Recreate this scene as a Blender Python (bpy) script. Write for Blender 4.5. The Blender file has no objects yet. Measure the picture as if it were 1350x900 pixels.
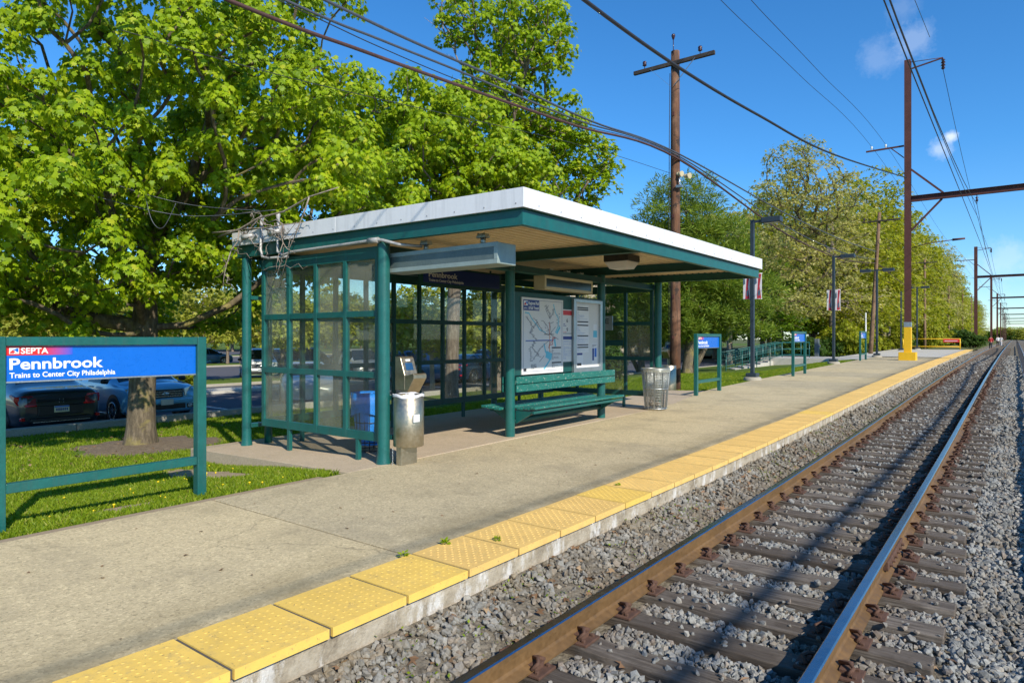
import bpy, bmesh, math, random
import numpy as np
from mathutils import Vector, Matrix
random.seed(7); RNG = np.random.default_rng(7)
PI = math.pi
SC = bpy.context.scene; COL = SC.collection

# ---------------------------------------------------------------- geometry of the place
# X: across the track (platform at negative X), Y: along the track, Z up. Platform top near the viewer is z = 0.
F, CX, HY, H = 870., 675., 446., 1.7
TH = math.atan2(662, F); S, C = math.sin(TH), math.cos(TH)
def atD(px, py, D):
    r = (px-CX)/F*D
    return Vector((-S*D+C*r, C*D+S*r, H-(py-HY)/F*D))
def atX(px, py, X):
    k = (px-CX)/F
    return atD(px, py, X/(-S+C*k))
def atY(px, py, Y):
    k = (px-CX)/F
    return atD(px, py, Y/(C+S*k))
RY = np.array([-50, 9, 14, 18, 25, 34, 43, 52, 75, 120, 300, 900.])
RZ = np.array([0, 0, .04, .10, .20, .31, .40, .46, .6, .7, .75, .75])
def rise(y): return float(np.interp(y, RY, RZ))
GX = np.array([-400, -17.2, -13, -9.5, -8, -6.8, 50])
GZ = np.array([-.44, -.44, -.38, -.27, -.12, -.03, -.03])
def ground(x, y):
    w = float(np.interp(x, [-17.2, -9], [.35, 1]))
    return float(np.interp(x, GX, GZ)) + rise(y)*w + .05*float(np.interp(y, [15, 19], [0, 1]))*float(np.interp(x, [-11, -9, -7.7, -7.2], [0, 1, 1, .2]))
def gpx(px, py, dz=0):
    D = 5.
    while D < 400:
        p = atD(px, py, D)
        if p.z <= ground(p.x, p.y)+dz: return p
        D += .05
    return p

# ---------------------------------------------------------------- materials
def new_mat(name):
    m = bpy.data.materials.new(name); m.use_nodes = True
    nt = m.node_tree; nt.nodes.clear()
    out = nt.nodes.new('ShaderNodeOutputMaterial'); b = nt.nodes.new('ShaderNodeBsdfPrincipled')
    nt.links.new(b.outputs[0], out.inputs[0])
    return m, nt, b, out
def N(nt, t, **kw):
    n = nt.nodes.new(t)
    for k, v in kw.items():
        if k in n.inputs: n.inputs[k].default_value = v
        else: setattr(n, k, v)
    return n
def coords(nt, kind='Object'):
    return nt.nodes.new('ShaderNodeTexCoord').outputs[kind]
def noise(nt, vec, scale, detail=4, rough=.6):
    n = N(nt, 'ShaderNodeTexNoise', Scale=scale, Detail=detail, Roughness=rough)
    nt.links.new(vec, n.inputs['Vector']); return n.outputs[0]
def ramp(nt, fac, stops):
    r = nt.nodes.new('ShaderNodeValToRGB'); e = r.color_ramp.elements
    while len(e) < len(stops): e.new(.5)
    for i, (p, c) in enumerate(stops):
        e[i].position = p; e[i].color = (*c, 1) if len(c) == 3 else c
    nt.links.new(fac, r.inputs[0]); return r.outputs[0]
def mixc(nt, fac, a, b, mode='MIX'):
    n = nt.nodes.new('ShaderNodeMix'); n.data_type = 'RGBA'; n.blend_type = mode
    for sock, v in ((n.inputs[0], fac), (n.inputs[6], a), (n.inputs[7], b)):
        if hasattr(v, 'links') or isinstance(v, bpy.types.NodeSocket): nt.links.new(v, sock)
        elif isinstance(v, (int, float)): sock.default_value = v
        else: sock.default_value = (*v, 1)
    return n.outputs[2]
def bump(nt, b, h, strength=.3, dist=.01):
    n = N(nt, 'ShaderNodeBump', Strength=strength, Distance=dist)
    nt.links.new(h, n.inputs['Height']); nt.links.new(n.outputs[0], b.inputs['Normal'])
    return n
def sc3(c, k): return tuple(min(1, x*k) for x in c)
MATS = {}
def mixd(c): return tuple(.55*x+.04 for x in c) if max(c) > .5 else tuple(.6*x+.03 for x in c)
def paint(name, col, rough=.45, metal=0, var=.18, scale=6, bumpy=0, spec=.5, wear=None, streak=0):
    """an even coat with faint dirt and fade; wear=(colour, amount) for chips"""
    if name in MATS: return MATS[name]
    m, nt, b, o = new_mat(name); v = coords(nt)
    n1 = noise(nt, v, scale, 5); n2 = noise(nt, v, scale*9, 4)
    c = ramp(nt, n1, [(.3, sc3(col, 1-var)), (.7, sc3(col, 1+var*.7))])
    c = mixc(nt, .35, c, ramp(nt, n2, [(.35, sc3(col, 1-var)), (.65, sc3(col, 1+var))]))
    if streak:
        mp = N(nt, 'ShaderNodeMapping'); mp.inputs['Scale'].default_value = (9, 9, .7); nt.links.new(v, mp.inputs[0])
        c = mixc(nt, ramp(nt, noise(nt, mp.outputs[0], 1.6, 6, .7), [(.48, (0, 0, 0)), (.72, (streak,)*3)]), c, sc3(mixd(col), 1))
    if wear:
        n3 = noise(nt, v, 24, 6, .7)
        f = ramp(nt, n3, [(.62-wear[1], (0, 0, 0)), (.66-wear[1], (1, 1, 1))])
        c = mixc(nt, f, c, wear[0])
    nt.links.new(c, b.inputs['Base Color'])
    b.inputs['Roughness'].default_value = rough; b.inputs['Metallic'].default_value = metal
    b.inputs['Specular IOR Level'].default_value = spec
    r = ramp(nt, n2, [(.3, (rough*.8,)*3), (.7, (min(1, rough*1.25),)*3)]); nt.links.new(r, b.inputs['Roughness'])
    if bumpy: bump(nt, b, n2, bumpy, .01)
    MATS[name] = m; return m

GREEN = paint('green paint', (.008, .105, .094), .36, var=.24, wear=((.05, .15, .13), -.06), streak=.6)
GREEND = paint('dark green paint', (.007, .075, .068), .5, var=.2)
GREENS = paint('slope green paint', (.012, .145, .12), .42, var=.25, wear=((.32, .36, .32), .035))
WHITEM = paint('white coated metal', (.76, .77, .79), .35, var=.05, scale=1.5, streak=.4)
TAN = paint('tan deck paint', (.72, .58, .36), .6, var=.12)
STEEL = paint('stainless steel', (.47, .41, .30), .4, .95, var=.22, scale=3)
ALU = paint('galvanised aluminium', (.50, .53, .54), .4, .9, var=.15)
ALUG = paint('weathered sign housing', (.30, .37, .35), .45, .25, var=.2)
BEIGE = paint('beige enamel', (.52, .45, .29), .5, var=.12)
BLACK = paint('black plastic', (.014, .014, .016), .4, var=.3)
DARKMETAL = paint('charcoal lamp paint', (.028, .042, .058), .45, var=.25)
RUSTY = paint('rust brown steel', (.105, .036, .028), .75, .1, var=.35, scale=3, bumpy=.2)
RUSTT = paint('tie plate rust', (.115, .058, .036), .85, .1, var=.45, scale=14, bumpy=.4)
YPAINT = paint('yellow safety paint', (.78, .46, .01), .5, var=.12, wear=((.55, .38, .08), -.02))
BLUE = paint('blue sign face', (.002, .125, .56), .3, var=.07, scale=2)
NAVY = paint('navy print', (.010, .035, .22), .35, var=.05)
WHITE = paint('white print', (.80, .80, .80), .4, var=.03)
RED = paint('red print', (.62, .025, .03), .4, var=.06)
CYAN = paint('cyan print', (.12, .52, .68), .4, var=.05)
GREYP = paint('grey print', (.24, .24, .26), .5, var=.05)
INK = paint('ink print', (.03, .03, .035), .5, var=.05)
ORANGEP = paint('orange print', (.65, .16, .06), .5, var=.05)
PAPER = paint('paper', (.72, .72, .70), .6, var=.04)
PALEBLUE = paint('pale blue print', (.36, .44, .62), .6, var=.15, scale=40)
SCREEN = paint('dark display glass', (.03, .045, .05), .12, var=.2)
SCREENB = paint('blue lcd glass', (.02, .08, .19), .15, var=.3, scale=30)
LENS = paint('white lamp lens', (.62, .60, .60), .35, var=.05)
INSUL = paint('brown glazed porcelain', (.045, .016, .022), .2, var=.2)
GLASSW = paint('white glazed porcelain', (.7, .7, .68), .25, var=.1)
CABLE = paint('black cable sheath', (.022, .022, .025), .6, var=.2)
CABLEG = paint('grey cable sheath', (.09, .10, .12), .45, .3, var=.2)
CABLEB = paint('brown lashed cable', (.075, .034, .028), .7, var=.4, scale=3)
COPPER = paint('contact wire', (.05, .045, .045), .5, .5)
PVC = paint('grey conduit', (.42, .41, .39), .5, .2, var=.2)
TYRE = paint('tyre rubber', (.012, .012, .013), .8)
CHROME = paint('alloy rim', (.55, .56, .58), .25, 1)
BAG = paint('white liner bag', (.74, .74, .76), .4, var=.08, scale=20, bumpy=.5)
BLUEBAG = paint('blue liner bag', (.015, .24, .80), .32, var=.3, scale=20, bumpy=.6)
BANNER = paint('banner cloth', (.72, .68, .70), .7, var=.08)
BANNERR = paint('banner red', (.48, .03, .05), .7, var=.2)
BANNERB = paint('banner slate', (.08, .14, .2), .7, var=.2)
SKIN = paint('skin', (.50, .30, .21), .55)
HAIR = paint('dark hair', (.03, .02, .016), .7)
CLOTHR = paint('red jacket cloth', (.50, .045, .045), .8, var=.2)
CLOTHW = paint('white jacket cloth', (.72, .72, .74), .8)
CLOTHD = paint('dark trousers', (.022, .026, .04), .85)
CLOTHY = paint('lime vest cloth', (.55, .72, .03), .7)

def mat_concrete(name, base, agg=.5, tan=(.40, .33, .2), island=False, spot=1.0):
    m, nt, b, o = new_mat(name); v = coords(nt)
    big = noise(nt, v, .55, 5, .6); mid = noise(nt, v, 5, 5, .65); fine = noise(nt, v, 95, 3, .6)
    c = ramp(nt, big, [(.32, sc3(base, .86)), (.5, base), (.7, sc3(base, 1.1))])
    c = mixc(nt, .45, c, ramp(nt, mid, [(.3, sc3(base, .82)), (.7, sc3(base, 1.12))]))
    vo = N(nt, 'ShaderNodeTexVoronoi', Scale=58., feature='F1'); nt.links.new(v, vo.inputs['Vector'])
    st = ramp(nt, vo.outputs['Color'], [(.0, sc3(base, .22)), (.3, sc3(base, .85)), (.7, sc3(base, 1.12)), (1, sc3(base, 1.7))])
    c = mixc(nt, agg, c, st)
    c = mixc(nt, ramp(nt, noise(nt, v, 1.3, 6, .7), [(.52, (0, 0, 0)), (.75, (.6*spot,)*3)]), c, sc3(tan, .8))
    c = mixc(nt, ramp(nt, noise(nt, v, 85, 2), [(.63, (0, 0, 0)), (.68, (.75*spot,)*3)]), c, sc3(base, .22))
    if island:
        sp = nt.nodes.new('ShaderNodeSeparateXYZ'); nt.links.new(v, sp.inputs[0])
        e = N(nt, 'ShaderNodeMapRange'); e.inputs[1].default_value = -4.5; e.inputs[2].default_value = -3.75; nt.links.new(sp.outputs[0], e.inputs[0])
        em = N(nt, 'ShaderNodeMath', operation='MULTIPLY'); nt.links.new(e.outputs[0], em.inputs[0]); nt.links.new(ramp(nt, noise(nt, v, 1.6, 6, .7), [(.35, (.1,)*3), (.65, (.85,)*3)]), em.inputs[1])
        c = mixc(nt, em.outputs[0], c, (.25, .195, .10))
        c = mixc(nt, ramp(nt, noise(nt, v, .9, 7, .75), [(.50, (0, 0, 0)), (.66, (.45,)*3)]), c, (.33, .275, .18))
        wv = N(nt, 'ShaderNodeVectorMath', operation='ADD'); nn = N(nt, 'ShaderNodeTexNoise', Scale=1.7, Detail=6.); nt.links.new(v, nn.inputs['Vector'])
        nt.links.new(v, wv.inputs[0]); nt.links.new(nn.outputs['Color'], wv.inputs[1])
        ce = N(nt, 'ShaderNodeTexVoronoi', Scale=.42, feature='DISTANCE_TO_EDGE'); nt.links.new(wv.outputs[0], ce.inputs['Vector'])
        cm = mixc(nt, ramp(nt, noise(nt, v, .5, 3), [(.45, (0, 0, 0)), (.6, (1, 1, 1))]), (0, 0, 0), ramp(nt, ce.outputs['Distance'], [(.002, (.5,)*3), (.005, (0, 0, 0))]))
        c = mixc(nt, cm, c, (.13, .11, .075))
        g = nt.nodes.new('ShaderNodeNewGeometry')
        t = ramp(nt, g.outputs['Random Per Island'], [(0, (.78, .79, .82)), (.5, (.9, .9, .91)), (1, (1.0, .98, .93))])
        c = mixc(nt, 1., c, t, 'MULTIPLY')
    nt.links.new(c, b.inputs['Base Color']); b.inputs['Roughness'].default_value = .9
    b.inputs['Specular IOR Level'].default_value = .25
    bump(nt, b, mixc(nt, .5, fine, vo.outputs['Distance']), .5, .006)
    return m
CONC = mat_concrete('exposed aggregate concrete', (.60, .49, .295), .5, island=True)
CONC2 = mat_concrete('brushed slab concrete', (.50, .395, .275), .25, spot=.7)
CONC3 = mat_concrete('pale new concrete', (.52, .49, .43), .12, spot=.4)
KERB = mat_concrete('kerb concrete', (.36, .33, .27), .25)
def mat_wall():
    m, nt, b, o = new_mat('stained platform wall'); v = coords(nt)
    mp = N(nt, 'ShaderNodeMapping'); mp.inputs['Scale'].default_value = (1, 1.5, .6); nt.links.new(v, mp.inputs[0])
    c = ramp(nt, noise(nt, v, 6, 7, .72), [(.3, (.20, .16, .11)), (.5, (.40, .34, .25)), (.7, (.52, .46, .36))])
    f = ramp(nt, noise(nt, mp.outputs[0], 3.1, 7, .72), [(.52, (0, 0, 0)), (.62, (.8,)*3)])
    c = mixc(nt, f, c, (.70, .68, .64))
    c = mixc(nt, ramp(nt, noise(nt, v, 4.2, 6, .75), [(.60, (0, 0, 0)), (.68, (.8,)*3)]), c, (.13, .11, .085))
    nt.links.new(c, b.inputs['Base Color']); b.inputs['Roughness'].default_value = .92
    bump(nt, b, noise(nt, v, 30, 6, .7), .7, .02); return m
WALLC = mat_wall()
def mat_tile(name, col):
    m, nt, b, o = new_mat(name); v = coords(nt)
    oi = nt.nodes.new('ShaderNodeObjectInfo')
    va = N(nt, 'ShaderNodeVectorMath', operation='ADD'); nt.links.new(v, va.inputs[0])
    nt.links.new(oi.outputs['Location'], va.inputs[1]); v = va.outputs[0]
    c = ramp(nt, noise(nt, v, 3.5, 5), [(.3, sc3(col, .88)), (.7, sc3(col, 1.08))])
    c = mixc(nt, ramp(nt, noise(nt, v, 11, 6, .75), [(.50, (0, 0, 0)), (.74, (.65,)*3)]), c, (.44, .33, .15))
    c = mixc(nt, ramp(nt, oi.outputs['Random'], [(0, (0, 0, 0)), (1, (.5,)*3)]), c, sc3(col, .78))
    c = mixc(nt, ramp(nt, noise(nt, v, 45, 4), [(.62, (0, 0, 0)), (.70, (.6,)*3)]), c, (.22, .17, .09))
    nt.links.new(c, b.inputs['Base Color']); b.inputs['Roughness'].default_value = .7
    b.inputs['Specular IOR Level'].default_value = .3
    bump(nt, b, noise(nt, v, 120, 3), .15, .004); return m
TILEY = mat_tile('yellow tactile polymer', (.87, .57, .125))
TILEO = mat_tile('faded tactile polymer', (.84, .54, .165))
def mat_ground(name, stops, scale=1.2, fine=40, bs=.5, rough=1):
    m, nt, b, o = new_mat(name); v = coords(nt)
    c = ramp(nt, noise(nt, v, scale, 7, .68), stops)
    c = mixc(nt, .4, c, ramp(nt, noise(nt, v, fine, 4), [(.3, sc3(stops[0][1], .6)), (.7, sc3(stops[-1][1], 1.25))]))
    nt.links.new(c, b.inputs['Base Color']); b.inputs['Roughness'].default_value = rough
    b.inputs['Specular IOR Level'].default_value = .15
    bump(nt, b, noise(nt, v, fine, 4), bs, .03); return m
LAWN = mat_ground('mown turf', [(.28, (.10, .085, .03)), (.40, (.075, .115, .018)), (.6, (.10, .17, .02)), (.8, (.13, .20, .025))], .7, 35)
SCRUB = mat_ground('rough verge', [(.3, (.14, .11, .07)), (.5, (.13, .13, .05)), (.7, (.10, .15, .03))], .35, 12)
ASPH = mat_ground('asphalt', [(.3, (.085, .085, .098)), (.7, (.125, .122, .135))], .4, 60, .3, .9)
DIRT = mat_ground('bare dirt', [(.3, (.29, .22, .14)), (.7, (.44, .35, .23))], 3, 40)
MULCH = mat_ground('bark mulch', [(.3, (.11, .08, .055)), (.7, (.29, .23, .165))], 9, 45, .9)
BALBED = mat_ground('ballast bed', [(.3, (.07, .06, .045)), (.5, (.16, .135, .10)), (.7, (.26, .23, .18))], 14, 30, 1.)
TCX = -1.66; GA = .7175
def mat_stone():
    m, nt, b, o = new_mat('crushed stone'); v = coords(nt)
    g = nt.nodes.new('ShaderNodeNewGeometry')
    c = ramp(nt, g.outputs['Random Per Island'], [(0, (.08, .083, .08)), (.3, (.18, .187, .178)), (.6, (.30, .31, .29)), (.76, (.40, .39, .35)), (.86, (.26, .19, .12)), (.95, (.14, .08, .05)), (1, (.48, .43, .34))])
    c = mixc(nt, .5, c, ramp(nt, noise(nt, v, 60, 5), [(.3, (.085, .087, .082)), (.7, (.40, .395, .365))]))
    # rust and brake dust beside the rails, dirt by the platform wall
    sp = nt.nodes.new('ShaderNodeSeparateXYZ'); nt.links.new(v, sp.inputs[0])
    r1 = N(nt, 'ShaderNodeMapRange'); r1.inputs[1].default_value = -2.35; r1.inputs[2].default_value = -3.1; nt.links.new(sp.outputs[0], r1.inputs[0])
    d1 = N(nt, 'ShaderNodeMath', operation='MULTIPLY'); nt.links.new(r1.outputs[0], d1.inputs[0]); nt.links.new(ramp(nt, noise(nt, v, 2.6, 6, .7), [(.36, (.1,)*3), (.64, (.75,)*3)]), d1.inputs[1])
    c = mixc(nt, d1.outputs[0], c, (.21, .155, .08))
    for xr in (TCX-GA-.036, TCX+GA+.036):
        a1 = N(nt, 'ShaderNodeMath', operation='SUBTRACT'); nt.links.new(sp.outputs[0], a1.inputs[0]); a1.inputs[1].default_value = xr
        a2 = N(nt, 'ShaderNodeMath', operation='ABSOLUTE'); nt.links.new(a1.outputs[0], a2.inputs[0])
        r2 = N(nt, 'ShaderNodeMapRange'); r2.inputs[1].default_value = .50; r2.inputs[2].default_value = .08; nt.links.new(a2.outputs[0], r2.inputs[0])
        d2 = N(nt, 'ShaderNodeMath', operation='MULTIPLY'); nt.links.new(r2.outputs[0], d2.inputs[0]); nt.links.new(ramp(nt, noise(nt, v, 3.5, 6, .7), [(.35, (.15,)*3), (.7, (.85,)*3)]), d2.inputs[1])
        c = mixc(nt, d2.outputs[0], c, (.13, .085, .05))
    c = mixc(nt, ramp(nt, noise(nt, v, 1.1, 5, .6), [(.44, (0, 0, 0)), (.66, (.6,)*3)]), c, (.17, .135, .09))
    nt.links.new(c, b.inputs['Base Color']); b.inputs['Roughness'].default_value = .85
    bump(nt, b, noise(nt, v, 90, 3), .3, .004); return m
STONE = mat_stone()
def mat_wood(name, a, bcol, axis=0, grain=1., blotch=0):
    m, nt, b, o = new_mat(name); v = coords(nt)
    oi = nt.nodes.new('ShaderNodeObjectInfo'); va = N(nt, 'ShaderNodeVectorMath', operation='ADD')
    nt.links.new(v, va.inputs[0]); nt.links.new(oi.outputs['Location'], va.inputs[1])
    mp = N(nt, 'ShaderNodeMapping'); sc = [22, 22, 22]; sc[axis] = 1.1
    mp.inputs['Scale'].default_value = sc; nt.links.new(va.outputs[0], mp.inputs[0])
    g = noise(nt, mp.outputs[0], 2.2, 6, .7)
    c = ramp(nt, g, [(.3, sc3(a, .45)), (.45, a), (.7, bcol)])
    c = mixc(nt, ramp(nt, oi.outputs['Random'], [(0, (0, 0, 0)), (1, (.85,)*3)]), c, (a[0]*.55, a[1]*.5, a[2]*.45))
    c = mixc(nt, ramp(nt, noise(nt, va.outputs[0], 2.3, 5), [(.5, (0, 0, 0)), (.8, (.5,)*3)]), c, sc3(bcol, 1.2))
    if blotch:
        m2 = N(nt, 'ShaderNodeMapping'); m2.inputs['Scale'].default_value = (7, 7, .8); nt.links.new(va.outputs[0], m2.inputs[0])
        c = mixc(nt, ramp(nt, noise(nt, m2.outputs[0], 1.4, 5, .65), [(.42, (blotch,)*3), (.56, (0, 0, 0))]), c, (.055, .035, .025))
        c = mixc(nt, ramp(nt, noise(nt, va.outputs[0], 3.1, 4, .6), [(.60, (0, 0, 0)), (.64, (.9,)*3)]), c, (.035, .022, .016))
    nt.links.new(c, b.inputs['Base Color']); b.inputs['Roughness'].default_value = .9
    bump(nt, b, g, .9*grain, .012); return m
TIE = mat_wood('creosoted tie timber', (.10, .078, .058), (.27, .23, .185), 0, 1.2)
POLEW = mat_wood('weathered pole timber', (.20, .09, .045), (.42, .24, .14), 2, 1.3, .6)
POLEG = mat_wood('sun bleached pole timber', (.25, .15, .085), (.40, .27, .17), 2, 1., .35)
ARMW = mat_wood('dark crossarm timber', (.06, .05, .045), (.13, .11, .095), 0)
def mat_bark(name, a, bcol, lich=None):
    m, nt, b, o = new_mat(name); v = coords(nt)
    mp = N(nt, 'ShaderNodeMapping'); mp.inputs['Scale'].default_value = (6, 6, 1.3); nt.links.new(v, mp.inputs[0])
    g = noise(nt, mp.outputs[0], 2.4, 7, .72)
    c = ramp(nt, g, [(.3, sc3(a, .5)), (.48, a), (.7, bcol)])
    if lich: c = mixc(nt, ramp(nt, noise(nt, v, 2.6, 6, .65), [(.52, (0, 0, 0)), (.68, (.8,)*3)]), c, lich)
    nt.links.new(c, b.inputs['Base Color']); b.inputs['Roughness'].default_value = .95
    bump(nt, b, g, 1., .03); return m
BARK = mat_bark('maple bark', (.115, .09, .058), (.25, .20, .135), (.30, .25, .07))
BARK2 = mat_bark('grey bark', (.16, .12, .09), (.30, .25, .19))
BARK2W = mat_bark('woodland bark', (.22, .175, .13), (.40, .34, .26))
BARK3 = mat_bark('pale bark', (.34, .27, .19), (.52, .45, .34))
DEADB = mat_bark('dead wood', (.30, .24, .19), (.46, .40, .34))
def mat_leaf(name, stops, trans=.45, tcol=None, rough=.5):
    m, nt, b, o = new_mat(name)
    g = nt.nodes.new('ShaderNodeNewGeometry')
    c = ramp(nt, g.outputs['Random Per Island'], stops)
    nt.links.new(c, b.inputs['Base Color']); b.inputs['Roughness'].default_value = rough
    b.inputs['Specular IOR Level'].default_value = .3
    t = nt.nodes.new('ShaderNodeBsdfTranslucent')
    tc = mixc(nt, 1., c, tcol or (1.5, 1.4, .7), 'MULTIPLY'); nt.links.new(tc, t.inputs[0])
    mx = N(nt, 'ShaderNodeMixShader', Fac=trans)
    nt.links.new(b.outputs[0], mx.inputs[1]); nt.links.new(t.outputs[0], mx.inputs[2]); nt.links.new(mx.outputs[0], o.inputs[0])
    return m
LEAF = mat_leaf('maple leaves', [(0, (.145, .245, .006)), (.5, (.255, .375, .006)), (.9, (.35, .45, .010)), (1, (.45, .46, .03))], .38)
LEAF2 = mat_leaf('darker maple leaves', [(0, (.085, .16, .010)), (.5, (.13, .23, .010)), (1, (.20, .30, .015))])
LEAFO = mat_leaf('olive young leaves', [(0, (.24, .27, .035)), (.5, (.36, .39, .05)), (1, (.48, .47, .10))])
LEAFY = mat_leaf('yellow green young leaves', [(0, (.18, .22, .012)), (.5, (.30, .34, .016)), (1, (.44, .43, .05))])
LEAFP = mat_leaf('pale catkin leaves', [(0, (.26, .27, .06)), (.5, (.40, .40, .11)), (1, (.55, .50, .22))])
LEAFB = mat_leaf('deep green shrub leaves', [(0, (.04, .085, .012)), (.5, (.065, .13, .018)), (1, (.11, .18, .03))])
NEEDLE = mat_leaf('pine needles', [(0, (.11, .18, .02)), (.5, (.19, .28, .03)), (1, (.29, .36, .05))], .35)
GRASSM = mat_leaf('grass blades', [(0, (.115, .185, .010)), (.5, (.20, .295, .012)), (.9, (.29, .37, .02)), (1, (.42, .38, .10))], .38)
DANDY = paint('dandelion yellow', (.85, .62, .01), .7)
DRYLEAF = mat_leaf('dry fallen leaves', [(0, (.14, .08, .04)), (.5, (.26, .15, .08)), (1, (.36, .25, .14))], .15)
def mat_pane(name, haze, tint, rough=.03):
    m, nt, b, o = new_mat(name); nt.nodes.remove(b); v = coords(nt)
    tr = nt.nodes.new('ShaderNodeBsdfTransparent'); tr.inputs[0].default_value = (*tint, 1)
    gl = N(nt, 'ShaderNodeBsdfGlossy', Roughness=rough); gl.inputs[0].default_value = (.9, .95, .95, 1)
    df = nt.nodes.new('ShaderNodeBsdfDiffuse'); df.inputs[0].default_value = (.42, .42, .34, 1)
    lw = N(nt, 'ShaderNodeLayerWeight', Blend=.5); pw = N(nt, 'ShaderNodeMath', operation='POWER'); nt.links.new(lw.outputs['Facing'], pw.inputs[0]); pw.inputs[1].default_value = 4.
    ml = N(nt, 'ShaderNodeMath', operation='MULTIPLY_ADD'); nt.links.new(pw.outputs[0], ml.inputs[0]); ml.inputs[1].default_value = .8; ml.inputs[2].default_value = .03
    m1 = nt.nodes.new('ShaderNodeMixShader'); nt.links.new(ml.outputs[0], m1.inputs[0])
    nt.links.new(tr.outputs[0], m1.inputs[1]); nt.links.new(gl.outputs[0], m1.inputs[2])
    m2 = nt.nodes.new('ShaderNodeMixShader')
    h = ramp(nt, noise(nt, v, 2.2, 5, .65), [(.25, (haze*.6,)*3), (.75, (min(1, haze*1.5),)*3)])
    nt.links.new(h, m2.inputs[0]); nt.links.new(m1.outputs[0], m2.inputs[1]); nt.links.new(df.outputs[0], m2.inputs[2])
    nt.links.new(m2.outputs[0], o.inputs[0]); return m
PANE = mat_pane('clear shelter glazing', .03, (.95, .97, .96))
PANEH = mat_pane('hazy shelter glazing', .19, (.93, .93, .86), .08)
LINER = mat_pane('clear plastic liner', .40, (.85, .85, .88), .2)
def mat_car(name, col, metal=.5):
    m, nt, b, o = new_mat(name); b.inputs['Base Color'].default_value = (*col, 1)
    b.inputs['Metallic'].default_value = metal; b.inputs['Roughness'].default_value = .32
    b.inputs['Coat Weight'].default_value = 1.; b.inputs['Coat Roughness'].default_value = .04
    v = coords(nt); nt.links.new(mixc(nt, ramp(nt, noise(nt, v, 3, 5), [(.4, (0, 0, 0)), (.8, (.3,)*3)]), col, sc3(col, .75)), b.inputs['Base Color'])
    return m
CARDARK = mat_car('dark blue car paint', (.006, .018, .032), .2); CARBLUE = mat_car('ice blue car paint', (.14, .44, .70), .2)
CARB2 = mat_car('blue car paint', (.02, .12, .27)); CARW = mat_car('white car paint', (.72, .74, .76), 0); CARS = mat_car('silver car paint', (.5, .52, .54))
CARN = mat_car('navy car paint', (.015, .045, .11))
CARGL = paint('car window glass', (.018, .028, .034), .06, var=.2)
LAMPR = paint('tail lamp red', (.45, .008, .012), .15, var=.1); LAMPC = paint('headlamp glass', (.42, .44, .45), .08, .4)
LAMPD = paint('smoked lamp glass', (.20, .03, .035), .1, .1)
PLATE = paint('number plate', (.62, .58, .36), .4)

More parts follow.
